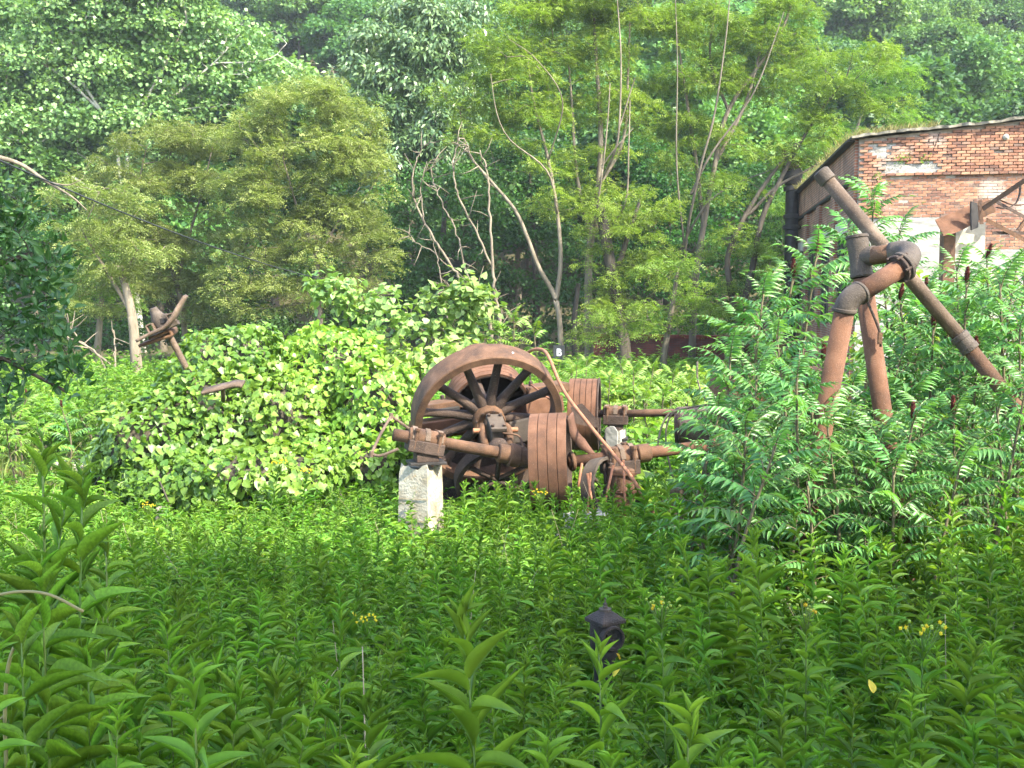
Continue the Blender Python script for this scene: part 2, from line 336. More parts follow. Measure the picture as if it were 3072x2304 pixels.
def brickpiece():
    """single bricks: colour by the tint attribute plus noise"""
    m, t, out = newmat('brick'); L = t.links
    oi = N(t, 'ShaderNodeObjectInfo'); at = N(t, 'ShaderNodeAttribute', attribute_name='tint')
    tc = N(t, 'ShaderNodeTexCoord'); no = N(t, 'ShaderNodeTexNoise'); no.inputs['Scale'].default_value = 9; no.inputs['Detail'].default_value = 6; L.new(tc.outputs['Object'], no.inputs['Vector'])
    geo = N(t, 'ShaderNodeNewGeometry'); n2 = N(t, 'ShaderNodeTexNoise'); n2.inputs['Scale'].default_value = .9; n2.inputs['Detail'].default_value = 5; L.new(geo.outputs['Position'], n2.inputs['Vector'])
    ad = N(t, 'ShaderNodeMath', operation='ADD'); L.new(oi.outputs['Random'], ad.inputs[0]); L.new(at.outputs['Fac'], ad.inputs[1])
    fr = N(t, 'ShaderNodeMath', operation='FRACT'); L.new(ad.outputs[0], fr.inputs[0])
    rp = ramp(t, [(0., (.13, .065, .045)), (.25, (.22, .098, .056)), (.55, (.29, .135, .074)), (.85, (.34, .18, .105)), (1., (.15, .095, .07))], fr.outputs[0])
    r2 = ramp(t, [(.3, (.72, .72, .72)), (.7, (1.12, 1.12, 1.12))], no.outputs['Fac'])
    mx = N(t, 'ShaderNodeMixRGB', blend_type='MULTIPLY'); mx.inputs[0].default_value = 1; L.new(rp.outputs[0], mx.inputs[1]); L.new(r2.outputs[0], mx.inputs[2])
    r3 = ramp(t, [(.60, (0, 0, 0)), (.74, (.75, .75, .75))], n2.outputs['Fac'])
    m2 = N(t, 'ShaderNodeMixRGB'); L.new(r3.outputs[0], m2.inputs[0]); L.new(mx.outputs[0], m2.inputs[1]); m2.inputs[2].default_value = (.46, .40, .34, 1)
    b = N(t, 'ShaderNodeBsdfPrincipled'); b.inputs['Roughness'].default_value = .9; L.new(m2.outputs[0], b.inputs['Base Color'])
    bu = N(t, 'ShaderNodeBump'); bu.inputs['Strength'].default_value = .4; bu.inputs['Distance'].default_value = .01; L.new(no.outputs['Fac'], bu.inputs['Height']); L.new(bu.outputs[0], b.inputs['Normal'])
    L.new(b.outputs[0], out.inputs[0]); return m
M['brick'] = brickpiece()
M['soil'] = solidmat('soil', [(.3, (.028, .026, .012)), (.55, (.065, .06, .026)), (.75, (.10, .105, .04))], 1.3, bump=.8, bscale=12, fine=9, finecol=(.15, .12, .07))
M['hillsoil'] = M['soil']

# ------------------------------------------------------------------ ground
def make_ground():
    xs = np.concatenate([np.linspace(-190, -16, 30), np.linspace(-14, 14, 70), np.linspace(16, 190, 30)])
    ys = np.concatenate([np.linspace(-60, -1, 12), np.linspace(0, 16, 60), np.linspace(17, 62, 30), np.linspace(64, 320, 60)])
    X, Y = np.meshgrid(xs, ys); Z = gz(X, Y); nx = len(xs)
    v = np.stack([X, Y, Z], -1).reshape(-1, 3)
    i = (np.arange(len(ys) - 1)[:, None] * nx + np.arange(nx - 1)[None]).ravel()
    mb = MB(); mb.add(v, [np.stack([i, i + 1, i + nx + 1, i + nx], 1)])
    tag(mb.build('ground', M['soil']), kind='structure')
make_ground()

# ------------------------------------------------------------------ trees
def skeleton(trunks, targets, rg, tip=.010, maxr=9, upk=.6):
    pos = []; par = []; fixr = []
    for pts, r0, r1 in trunks:
        pts = smooth_path(pts, 5) if len(pts) > 2 else np.asarray(pts)
        seg = np.linalg.norm(np.diff(pts, axis=0), axis=1); L = seg.sum(); n = max(4, int(L / .35))
        s = np.concatenate([[0], np.cumsum(seg)]); ss = np.linspace(0, L, n + 1)
        q = np.stack([np.interp(ss, s, pts[:, k]) for k in range(3)], 1)
        if pos:
            d = np.linalg.norm(np.array(pos) - q[0], axis=1); p0 = int(d.argmin()); p0 = p0 if d[p0] < 1.0 else -1
        else: p0 = -1
        for k, c in enumerate(q):
            pos.append(c); par.append(p0 if k == 0 else len(pos) - 2); fixr.append(r0 + (r1 - r0) * k / n)
    ntr = len(pos)
    if len(targets):
        T = np.asarray(targets); d0 = np.array([np.linalg.norm(np.array(pos) - t, axis=1).min() for t in T])
        for t in T[np.argsort(d0)]:
            A = np.array(pos); dv = t - A; d = np.linalg.norm(dv, axis=1)
            cost = d + upk * np.maximum(0, A[:, 2] + .25 * d - t[2])
            k = int(cost.argmin()); D = d[k]
            if D < .05: continue
            n = max(2, int(D / .45)); a = A[k]; c = (a + t) / 2 + np.array([0, 0, .10 * D]) + rg.normal(size=3) * .07 * D
            prev = k
            for u in np.linspace(0, 1, n + 1)[1:]:
                q = (1 - u) ** 2 * a + 2 * u * (1 - u) * c + u * u * t
                pos.append(q); par.append(prev); fixr.append(0); prev = len(pos) - 1
    pos = np.array(pos); par = np.array(par); n = len(pos)
    acc = np.zeros(n); main = np.full(n, -1); mval = np.zeros(n)
    for i in range(n - 1, -1, -1):
        if acc[i] == 0: acc[i] = 1
        p = par[i]
        if p >= 0:
            acc[p] += acc[i]
            if acc[i] > mval[p]: mval[p] = acc[i]; main[p] = i
    rad = np.maximum(tip * acc ** .36, np.array(fixr))
    chains = []
    for i in range(n):
        p = par[i]
        if p < 0 or main[p] != i:
            ch = [p] if p >= 0 else []; j = i
            while j >= 0: ch.append(j); j = main[j]
            r = rad[ch].copy()
            if p >= 0: r[0] = min(r[0], r[1] * 1.3)
            if len(ch) > 1: chains.append((pos[ch], r))
    return chains

def lobe_clumps(lobes, rg, a, dens):
    """lobes: (centre, radii) ellipsoids -> clump centres, spread towards the surface"""
    out = []
    for c, r in lobes:
        n = max(4, int(dens * (r[0] * r[1] * r[2]) / (a ** 3)))
        u = rdir(rg, n); k = rg.uniform(.25, 1.0, n) ** .5
        u[:, 2] = np.abs(u[:, 2]) * np.where(rg.random(n) < .72, 1, -1)
        out.append(c + u * k[:, None] * np.asarray(r))
    return np.concatenate(out)

def pinnate_leaves(mb, cl, rg, a, b, n, L=.26, ll=.105, lw=.048, pairs=3, toff=.25):
    C = np.repeat(cl, n, 0); m = len(C); ct = np.repeat(rg.uniform(-toff, toff, len(cl)), n)
    asz = np.repeat(rg.uniform(.7, 1.35, len(cl)), n)
    u = rdir(rg, m); k = rg.random(m) ** .45; pos = C + u * (k * asz)[:, None] * np.array([a, a, b])
    rr = np.hypot(u[:, 0], u[:, 1]) * k; pos[:, 2] -= b * .9 * rr ** 2
    h = u.copy(); h[:, 2] = rg.uniform(-.55, .25, m); d = nrm(h + rg.normal(size=(m, 3)) * .35)
    up = nrm(np.array([0, 0, 1.]) + rg.normal(size=(m, 3)) * .35)
    R = frames(d, up); x = R[:, :, 0]; tin = np.clip(.5 + ct + rg.normal(size=m) * .2, 0, 1)
    for j in range(pairs):
        t = (j + .6) / pairs; base = pos + d * (L * t) - np.array([0, 0, 1.]) * (L * .28 * t * t)
        for sgn in (-1, 1):
            dd = nrm(x * sgn + d * .45 + rg.normal(size=(m, 3)) * .12 - np.array([0, 0, .25]))
            place(mb, KITE, base, dd, up, lw, ll, 0, tin)
def broad_leaves(mb, cl, rg, a, b, n, L=.15, W=.11, hang=.3, toff=.22, tmpl=KITE, upn=.6):
    C = np.repeat(cl, n, 0); m = len(C); ct = np.repeat(rg.uniform(-toff, toff, len(cl)), n)
    asz = np.repeat(rg.uniform(.7, 1.35, len(cl)), n)
    u = rdir(rg, m); k = rg.random(m) ** .4; pos = C + u * (k * asz)[:, None] * np.array([a, a, b])
    rr = np.hypot(u[:, 0], u[:, 1]) * k; pos[:, 2] -= b * .7 * rr ** 2
    d = u.copy(); d[:, 2] *= .5; d = nrm(d + rg.normal(size=(m, 3)) * .5 - np.array([0, 0, hang]))
    up = nrm(np.array([0, 0, 1.]) * upn + u * .5 + rg.normal(size=(m, 3)) * .45)
    s = rg.uniform(.7, 1.2, m)
    place(mb, tmpl, pos, d, up, W * s, L * s, 0, np.clip(.5 + ct + rg.normal(size=m) * .22, 0, 1))

def lobe_px(lst, d, zdep=1.0):
    out = []
    for L in lst:
        px, py, rx, ry = L[:4]; dd = d + (L[4] if len(L) > 4 else 0); k = pxm(dd)
        out.append((P(px, py, dd), np.array([rx * k, (rx + ry) * .5 * k * zdep, ry * k])))
    return out
def trunk_px(lst, d):
    """lst: list of (points[(px,py[,ddepth])], r0, r1)"""
    return [(np.array([P(p[0], p[1], d + (p[2] if len(p) > 2 else 0)) for p in pts]), r0, r1) for pts, r0, r1 in lst]
def make_tree(name, seed, trunks, lobes, leaf, leafmat_, barkmat, a=.62, b=.3, dens=1.0, n=40, label='', cat='tree', group=None, tip=.010, lk=None, upk=.6):
    rg = rngs(seed); cl = lobe_clumps(lobes, rg, a, dens)
    base = trunks[0][0][0].copy()
    root = empty(name, base)
    mb = MB()
    for pts, r in skeleton(trunks, cl, rg, tip, upk=upk): mb.tube(pts, r, 8 if r[0] > .07 else 5 if r[0] > .025 else 4, caps=False)
    mb.build('trunk', barkmat, root, off=base)
    mb = MB(); leaf(mb, cl, rg, a, b, n, **(lk or {})); mb.build('crown', leafmat_, root, off=base)
    tag(root, label, cat, group); return root
def ground_base(px, d):
    x = (px - 1536) / F_PX * d; return np.array([x, d, float(gz(x, d)) - .15])
def copy_tree(o, loc, rz, sc, label=None, group=None):
    c = o.copy(); COL.objects.link(c); c.location = loc; c.rotation_euler = (0, 0, rz); c.scale = (sc, sc, sc)
    if label: c['label'] = label
    if group: c['group'] = group
    for ch in o.children:
        k = ch.copy(); COL.objects.link(k); k.parent = c
    return c
#TREES

def tpx(basepx, d, pts, r0, r1):
    t = trunk_px([(pts, r0, r1)], d)[0]
    if basepx is None: return t
    return (np.concatenate([[ground_base(basepx, d)], t[0]]), r0, r1)

LOC = dict(leaf=pinnate_leaves, a=.60, b=.24, dens=1.9, n=60)
make_tree('locust_tree', 11, [tpx(965, 42, [(957, 900), (950, 780)], .16, .10), tpx(None, 42, [(950, 780), (940, 700), (975, 560), (985, 400, .5)], .09, .03),
          tpx(None, 42, [(950, 780), (900, 650), (850, 480, -.6)], .07, .025), tpx(None, 42, [(950, 800), (1000, 690), (1080, 560, .8)], .06, .02)],
          lobe_px([(900, 300, 150, 80), (1040, 360, 120, 90), (780, 410, 130, 90), (960, 470, 170, 100), (1090, 520, 95, 110), (720, 560, 110, 90), (870, 610, 150, 90),
                   (1020, 660, 140, 90), (1110, 760, 80, 110), (930, 790, 150, 90), (1050, 900, 110, 80), (820, 880, 110, 80), (760, 720, 110, 80), (690, 860, 90, 80)], 42),
          leafmat_=M['olive'], barkmat=M['bark'], label='olive green feathery locust tree behind the vine covered mound', **LOC)
make_tree('locust_tree', 12, [tpx(560, 45, [(548, 930), (520, 820)], .16, .10), tpx(None, 45, [(520, 820), (460, 700), (420, 560), (440, 440)], .08, .02),
          tpx(None, 45, [(530, 850), (570, 700), (610, 560), (640, 430)], .08, .02)],
          lobe_px([(450, 420, 110, 70), (600, 440, 120, 80), (360, 530, 110, 80), (500, 560, 130, 90), (640, 590, 100, 90), (330, 690, 110, 90), (460, 720, 130, 90), (590, 740, 110, 90),
                   (280, 850, 90, 80), (400, 860, 110, 80), (540, 880, 110, 80), (640, 930, 90, 60)], 45),
          leafmat_=M['olive'], barkmat=M['bark'], label='olive green locust tree beside the white limbed sycamore', **LOC)
make_tree('locust_tree', 13, [tpx(415, 38, [(408, 1080), (395, 940), (360, 800)], .24, .12), tpx(None, 38, [(395, 940), (330, 830), (250, 700)], .09, .03)],
          lobe_px([(300, 820, 110, 70), (230, 700, 100, 70), (400, 760, 110, 70), (330, 620, 120, 70), (270, 930, 90, 60), (200, 560, 90, 60)], 38),
          leafmat_=M['olive'], barkmat=M['barkpale'], label='locust tree with thick sunlit tan trunk behind the tilted shaft', **LOC)
make_tree('locust_tree', 14, [tpx(285, 40, [(290, 1080), (300, 960), (310, 840)], .17, .09)],
          lobe_px([(290, 760, 80, 60), (220, 850, 80, 60), (350, 900, 80, 60), (180, 980, 70, 60)], 40),
          leafmat_=M['locust'], barkmat=M['barkpale'], label='slender leaning locust tree beside the thick tan trunk', **LOC)
make_tree('sycamore_tree', 15, [tpx(430, 57, [(400, 800), (345, 430), (300, 330), (235, 220), (215, 90)], .17, .05), tpx(None, 57, [(370, 600), (400, 380), (490, 205), (560, 60)], .11, .035),
          tpx(None, 57, [(300, 330), (170, 215), (60, 170)], .07, .03), tpx(None, 57, [(400, 380), (470, 330), (640, 190), (720, 100)], .065, .025), tpx(None, 57, [(640, 190), (800, 180), (860, 130)], .05, .02),
          tpx(None, 57, [(380, 700), (330, 620), (200, 520), (60, 480)], .07, .025), tpx(None, 57, [(235, 220), (100, 60), (30, -40)], .06, .02)],
          lobe_px([(100, 60, 190, 110), (330, 60, 190, 110), (560, 80, 180, 100), (740, 140, 120, 80), (850, 200, 90, 70), (120, 230, 190, 110), (330, 220, 170, 110), (540, 230, 170, 100),
                   (700, 280, 120, 90), (80, 400, 170, 110), (280, 390, 170, 100), (470, 370, 140, 90), (180, 540, 150, 90), (40, 600, 120, 110), (350, 520, 120, 80), (-60, 300, 150, 200), (420, -60, 300, 100)], 58),
          leaf=broad_leaves, leafmat_=M['syca'], barkmat=M['barkwhite'], a=.85, b=.5, dens=2.4, n=78, lk=dict(L=.24, W=.22, hang=.15, upn=.5), tip=.016,
          label='tall sycamore with bare white limbs and bright leaves')
make_tree('hickory_tree', 16, [tpx(1245, 54, [(1240, 900), (1232, 620), (1228, 400), (1235, 200), (1270, 60)], .24, .06)],
          lobe_px([(1240, 60, 110, 80), (1370, 50, 100, 70), (1150, 140, 100, 80), (1280, 160, 120, 80), (1400, 140, 80, 70), (1080, 225, 75, 55), (1200, 260, 120, 80), (1330, 270, 110, 80),
                   (1140, 330, 90, 70), (1250, 380, 110, 80), (1370, 370, 80, 70), (1200, 490, 100, 80), (1300, 480, 90, 70), (1180, 600, 80, 70)], 54),
          leaf=broad_leaves, leafmat_=M['catal'], barkmat=M['bark'], a=.8, b=.45, dens=2.8, n=95, lk=dict(L=.34, W=.13, hang=.9, upn=.4), tip=.014,
          label='tall dark tree with large drooping pale tipped leaves')
# the stand of tall locusts in the middle
make_tree('locust_tree', 21, [tpx(1685, 43, [(1683, 1030), (1668, 900), (1615, 800), (1585, 720), (1545, 630), (1470, 540), (1400, 450), (1380, 330)], .13, .03),
          tpx(None, 43, [(1668, 905), (1682, 780), (1672, 640), (1645, 480), (1600, 300), (1580, 150)], .10, .03),
          tpx(None, 42, [(1672, 640, .8), (1641, 513), (1530, 420, -.6), (1490, 338, -.8), (1472, 221, -.8)], .045, .012), tpx(None, 42, [(1645, 480, .8), (1688, 303, -.6), (1606, 175, -.8), (1525, 117, -.8)], .035, .01),
          tpx(None, 42, [(1672, 640, .8), (1700, 500, -.4), (1740, 373, -.8), (1734, 186, -.8), (1729, 40, -.8)], .04, .012)],
          lobe_px([(1480, 150, 110, 80), (1400, 270, 90, 60), (1560, 230, 120, 80), (1470, 340, 100, 70), (1590, 380, 110, 70), (1390, 400, 70, 50), (1640, 520, 90, 50), (1600, 60, 110, 80)], 43),
          leafmat_=M['locust'], barkmat=M['barkpale'], label='tall locust with a pale forked trunk behind the letter sign', **LOC)
make_tree('locust_tree', 22, [tpx(1770, 44, [(1766, 950), (1768, 760), (1795, 560), (1802, 380), (1790, 200), (1780, 20)], .20, .05), tpx(None, 44, [(1795, 560), (1870, 420), (1885, 200), (1890, 40)], .08, .03),
          tpx(None, 44, [(1768, 700), (1730, 520), (1715, 300), (1700, 120)], .08, .03),
          tpx(None, 43, [(1795, 560, .9), (1840, 466, -.4), (1857, 385, -.8), (1863, 175, -1), (1851, -10, -1)], .055, .02), tpx(None, 43, [(1857, 385, -.6), (1905, 233, -1)], .04, .02),
          tpx(None, 43, [(1768, 760, .9), (1804, 536, -.6), (1822, 373, -1), (1830, 250, -1)], .055, .02), tpx(None, 43, [(1804, 500, -.6), (1850, 440, -1), (1900, 385, -1)], .035, .015),
          tpx(None, 43, [(1800, 700, .5), (1874, 618, -.6), (1886, 431, -1), (1890, 300, -1)], .05, .02)],
          lobe_px([(1720, 60, 130, 90), (1850, 80, 110, 80), (1660, 200, 100, 80), (1790, 200, 120, 80), (1740, 330, 120, 70), (1870, 320, 100, 70), (1700, 600, 120, 55), (1860, 600, 110, 60), (1800, 470, 110, 60), (1780, -60, 200, 80)], 44),
          leafmat_=M['locust'], barkmat=M['barkpale'], label='tall locust with straight pale trunk right of the letter sign', **LOC)
make_tree('locust_tree', 23, [tpx(1885, 42, [(1865, 1000), (1840, 850), (1815, 700), (1800, 620)], .30, .20), tpx(None, 42, [(1840, 850), (1880, 720), (1920, 600)], .14, .06)],
          lobe_px([(1830, 650, 110, 60), (1930, 700, 110, 70), (1780, 760, 80, 50), (1900, 850, 110, 70), (1980, 800, 90, 60), (1850, 930, 100, 60), (1790, 1000, 80, 50), (1960, 600, 90, 60)], 42),
          leafmat_=M['locust'], barkmat=M['barkdark'], label='locust with a thick dark trunk wrapped in old vines', **LOC)
make_tree('locust_tree', 24, [tpx(2075, 45, [(2085, 860), (2110, 680), (2140, 520), (2185, 330), (2330, 120), (2385, -20)], .17, .05), tpx(None, 45, [(2110, 680), (2090, 500), (2060, 300), (2030, 100)], .10, .04),
          tpx(None, 45, [(2150, 480), (2240, 300), (2290, 100), (2300, -30)], .09, .03), tpx(None, 45, [(2185, 330), (2130, 180), (2150, 0)], .07, .03),
          tpx(None, 44, [(2085, 860, .9), (2055, 758), (2096, 524, -.8), (2142, 350, -1), (2177, 117, -1.2), (2190, -20, -1.2)], .07, .02), tpx(None, 44, [(2072, 583, -.4), (2131, 466, -.8), (2224, 338, -1), (2282, 233, -1.2), (2352, 35, -1.2)], .055, .015),
          tpx(None, 44, [(2037, 758, .2), (2107, 630, -.8), (2189, 560, -1.2), (2340, 501, -1.6)], .06, .02), tpx(None, 44, [(2055, 758), (2030, 500, -.8), (2032, 210, -1.2), (2026, -10, -1.2)], .045, .015)],
          lobe_px([(2000, 100, 110, 90), (2110, 60, 120, 80), (2230, 120, 120, 80), (2340, 60, 110, 90), (2020, 260, 100, 80), (2130, 240, 110, 80), (2260, 260, 110, 80), (2060, 400, 110, 70), (2180, 400, 100, 60),
                   (1980, 450, 80, 60), (2090, 540, 90, 60), (2420, 180, 90, 80)], 45),
          leafmat_=M['locust'], barkmat=M['bark'], label='tallest locust with spreading dark limbs above the others', **LOC)
make_tree('locust_tree', 25, [tpx(2235, 41, [(2215, 980), (2190, 860), (2185, 760), (2240, 640), (2310, 530), (2390, 430)], .17, .05), tpx(None, 41, [(2210, 960), (2250, 840), (2285, 660), (2340, 540), (2430, 380), (2540, 230)], .15, .03),
          tpx(None, 41, [(2250, 640), (2330, 560), (2440, 500), (2530, 430)], .07, .03)],
          lobe_px([(2300, 470, 90, 60), (2400, 400, 110, 60), (2520, 310, 120, 60), (2640, 330, 90, 50), (2480, 210, 110, 60), (2600, 170, 100, 60), (2220, 560, 80, 60), (2170, 720, 80, 60), (2280, 760, 80, 60), (2180, 880, 70, 60), (2470, 470, 60, 30)], 41),
          leafmat_=M['locust'], barkmat=M['barkdark'], label='locust with twin dark trunks beside the brick building', **LOC)
make_tree('locust_tree', 26, [tpx(1985, 38, [(1995, 1050), (2015, 930), (2030, 830)], .15, .07)],
          lobe_px([(1960, 920, 90, 55), (2060, 880, 90, 60), (2120, 930, 70, 45), (2010, 800, 80, 50), (1900, 990, 80, 50), (1820, 960, 70, 50)], 38),
          leafmat_=M['locust'], barkmat=M['bark'], label='low spreading locust in front of the red brick wall', **LOC)
make_tree('locust_tree', 27, [tpx(2480, 48, [(2440, 760), (2500, 620), (2540, 480), (2600, 300)], .16, .05)],
          lobe_px([(2560, 420, 100, 60), (2450, 560, 90, 60), (2640, 420, 90, 50), (2700, 380, 80, 50), (2380, 640, 80, 70), (2460, 700, 80, 60), (2330, 800, 80, 70), (2650, 230, 110, 60)], 48),
          leafmat_=M['locust'], barkmat=M['bark'], label='locust reaching over the vent stack and roof edge', **LOC)
# dark maples filling in behind
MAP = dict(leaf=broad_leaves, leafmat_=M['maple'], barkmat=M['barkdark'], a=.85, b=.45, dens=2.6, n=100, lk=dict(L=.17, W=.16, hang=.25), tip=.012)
dk1 = make_tree('maple_tree', 31, [tpx(1310, 51, [(1320, 900), (1330, 700), (1340, 520)], .22, .08)],
          lobe_px([(1200, 620, 110, 80), (1330, 560, 120, 80), (1440, 620, 100, 80), (1250, 740, 130, 80), (1390, 750, 120, 80), (1200, 860, 110, 80), (1330, 880, 130, 80), (1450, 860, 110, 80), (1260, 980, 130, 60), (1420, 980, 110, 60)], 51),
          label='dark leafy maple in the shade behind the bare arching tree', **MAP)
make_tree('maple_tree', 32, [tpx(1600, 52, [(1610, 900), (1600, 700), (1590, 520)], .22, .08), tpx(1730, 50, [(1722, 980), (1735, 850)], .17, .10)],
          lobe_px([(1520, 560, 110, 80), (1640, 640, 110, 80), (1560, 720, 110, 80), (1690, 760, 100, 80), (1560, 860, 120, 80), (1700, 890, 100, 70), (1620, 980, 130, 60), (1500, 450, 100, 80), (1640, 480, 100, 80)], 52),
          label='dark maple with deep shade between the pale trunks', **MAP)
make_tree('maple_tree', 33, [tpx(2000, 53, [(2000, 900), (2010, 700), (2010, 500)], .22, .08)],
          lobe_px([(1900, 480, 110, 80), (2030, 560, 120, 80), (1950, 660, 120, 80), (2080, 720, 110, 80), (1930, 800, 110, 80), (2060, 860, 110, 80), (2130, 640, 90, 80), (2180, 800, 90, 80), (2020, 980, 140, 60), (1850, 780, 90, 80)], 53),
          label='dark maple behind the low spreading locust', **MAP)
make_tree('maple_tree', 34, [tpx(2290, 54, [(2300, 800), (2310, 640), (2320, 520)], .20, .08)],
          lobe_px([(2240, 560, 100, 80), (2350, 600, 100, 80), (2280, 720, 110, 80), (2390, 760, 90, 80), (2250, 870, 110, 80), (2340, 930, 110, 70), (2420, 860, 80, 80), (2150, 960, 100, 60), (2460, 640, 80, 70)], 54),
          label='dark maple behind the tall black vent stack', **MAP)
make_tree('maple_tree', 35, [tpx(120, 50, [(130, 900), (140, 760)], .22, .08)],
          lobe_px([(60, 760, 110, 80), (180, 720, 110, 80), (110, 870, 120, 80), (230, 860, 100, 80), (60, 990, 120, 70), (190, 1010, 120, 70), (320, 1000, 110, 70), (30, 1100, 90, 60), (-80, 850, 120, 150)], 50),
          label='dark maple low on the far side of the sycamore', **MAP)
make_tree('maple_tree', 36, [tpx(700, 52, [(700, 950), (690, 800)], .2, .08)],
          lobe_px([(480, 1010, 120, 60), (620, 980, 120, 70), (760, 960, 110, 80), (880, 1000, 110, 60), (1000, 980, 110, 70), (700, 860, 120, 80), (560, 880, 100, 80), (1110, 960, 90, 80), (830, 780, 120, 80), (980, 800, 100, 80)], 52),
          label='dark maple underneath and behind the olive locust crowns', **MAP)

# hillside wood: three kinds, copied
HT = []
for k, (hh, rr, mt) in enumerate(((11, 3.9, 'hill'), (13, 4.3, 'hill'), (10, 3.6, 'hill'))):
    rg = rngs(60 + k); lb = []
    for _ in range(11):
        u = rdir(rg, 1)[0]; u[2] = abs(u[2]) * 1.25 - .55
        lb.append((np.array([0, 0, hh * .62]) + u * np.array([rr * .62, rr * .62, hh * .30]), np.array([rr * .5, rr * .5, hh * .17])))
    HT.append(make_tree('hill_tree', 70 + k, [(np.array([[0, 0, -.4], [.1, .1, hh * .3], [0, .2, hh * .7]]), .22, .06)], lb, leaf=broad_leaves, leafmat_=M[mt], barkmat=M['bark'],
              a=1.0, b=.5, dens=2.6, n=110, lk=dict(L=.34, W=.28, hang=.2), tip=.02, label='leafy tree on the wooded hillside behind the clearing', group='trees on the far hillside'))
rg = rngs(5); spots = []
y = 60.0
while y < 225:
    sx = 6.3 + (y - 60) * .012; x = -.62 * y
    while x < .60 * y:
        xx = x + rg.uniform(-1.8, 1.8); yy = y + rg.uniform(-2.5, 2.5); zz = float(gz(xx, yy)); px = 1536 + F_PX * xx / yy; py = 900 - F_PX * (zz + 9) / yy
        if -250 < px < 3350 and py > -330: spots.append((xx, yy, zz))
        x += sx
    y += 8.5
for x in (12, 17, 23, 29): spots.append((x, 58 + rg.uniform(-3, 3), float(gz(x, 58))))
# the wood is built where the photograph shows it: the rows nearest the clearing first
vis = spots[:298]
for i, (x, y, z) in enumerate(vis):
    src = HT[i % 3]
    px = 1536 + F_PX * x / y; hl = 'hillside tree ' + ('low on the slope ' if y < 85 else 'midway up the slope ' if y < 125 else 'high on the slope ') + ('behind the sycamore' if px < 1000 else 'behind the locust stand' if px < 2250 else 'above the brick building')
    if i < 3: src.location = (x, y, z - .2); src.rotation_euler.z = rg.uniform(0, 6.28); src['label'] = hl; continue
    copy_tree(src, (x, y, z - .2), rg.uniform(0, 6.28), rg.uniform(.8, 1.2), hl)
print('hill trees', len(spots), 'tris', sum(len(m.loops) - 2 * len(m.polygons) for m in bpy.data.meshes))
#BUILDING

# ------------------------------------------------------------------ brick building
AZ = math.radians(9.0)
BL = np.array([math.sin(AZ), math.cos(AZ), 0.])       # along the left wall, away
BF = np.array([math.cos(AZ), -math.sin(AZ), 0.])      # along the front wall, to the right
UP = np.array([0, 0, 1.])
NF = -BL; NL = -BF                                     # outward normals of front and left wall
C0 = P(2566, 900, 28.0); C0[2] = 0.0
def bp(s, z, out=0.): return C0 + BF * s + UP * z + NF * out       # point on the front wall
def lp(s, z, out=0.): return C0 + BL * s + UP * z + NL * out       # point on the left wall
ROOF0, RSL = 4.10, .092
bld = empty('brick_building', bp(0, -3.3)); tag(bld, 'derelict red brick building with sagging roof and crumbling corner', 'building')
BO = np.array(bld.location)
def uvbox(name, mat, parent, corner, ux, uy, uz, l, wd, h):
    """box with wall-aligned UVs in metres"""
    mb = MB(); mb.box(corner + ux * l / 2 + uy * wd / 2 + uz * h / 2, (l, wd, h), ux, uy, uz); o = mb.build(name, mat, parent, off=BO)
    uv = o.data.uv_layers.new(name='UVMap')
    for pl in o.data.polygons:
        for li in pl.loop_indices:
            c = np.array(o.data.vertices[o.data.loops[li].vertex_index].co) + BO - C0
            n = np.array(pl.normal)
            uv.data[li].uv = (float(np.dot(c, BL)) if abs(np.dot(n, BF)) > .7 else float(np.dot(c, BF)), float(c[2]))
    return o
WT = .40
# front wall core (mortar backing) up to the sloping roof line
mb = MB(); LEN = 9.0
def slab_front(mb, s0, s1, z0, z1a, z1b, o0, o1):
    mb.add([bp(s0, z0, o0), bp(s1, z0, o0), bp(s1, z1b, o0), bp(s0, z1a, o0), bp(s0, z0, o1), bp(s1, z0, o1), bp(s1, z1b, o1), bp(s0, z1a, o1)],
           [np.array([[0, 1, 2, 3], [7, 6, 5, 4], [4, 5, 1, 0], [5, 6, 2, 1], [6, 7, 3, 2], [7, 4, 0, 3]])], smooth=False)
slab_front(mb, .003, LEN, 2.10, ROOF0, ROOF0 + RSL * LEN, -.005, -WT); slab_front(mb, 2.3, LEN, 1.28, 2.098, 2.098, -.005, -WT - .06)
mb.build('mortar_wall', M['mortar'], bld, off=BO)
mb = MB(); slab_front(mb, .004, 2.297, -3.4, 2.097, 2.097, .0, -WT - .05); slab_front(mb, 2.297, LEN, -3.4, 1.277, 1.277, .0, -WT - .05); mb.build('plaster_wall', M['plaster'], bld, off=BO)
# white patches where bricks have fallen
for s0, s1, z0, z1 in ((.28, .80, 3.62, 3.98), (.62, 2.02, 3.22, 3.52)):
    mb = MB(); mb.box(bp((s0 + s1) / 2, (z0 + z1) / 2, -.012), (s1 - s0 + .3, .03, z1 - z0 + .15), BF, NF, UP); mb.build('bare_patch', M['barewall'], bld, off=BO)
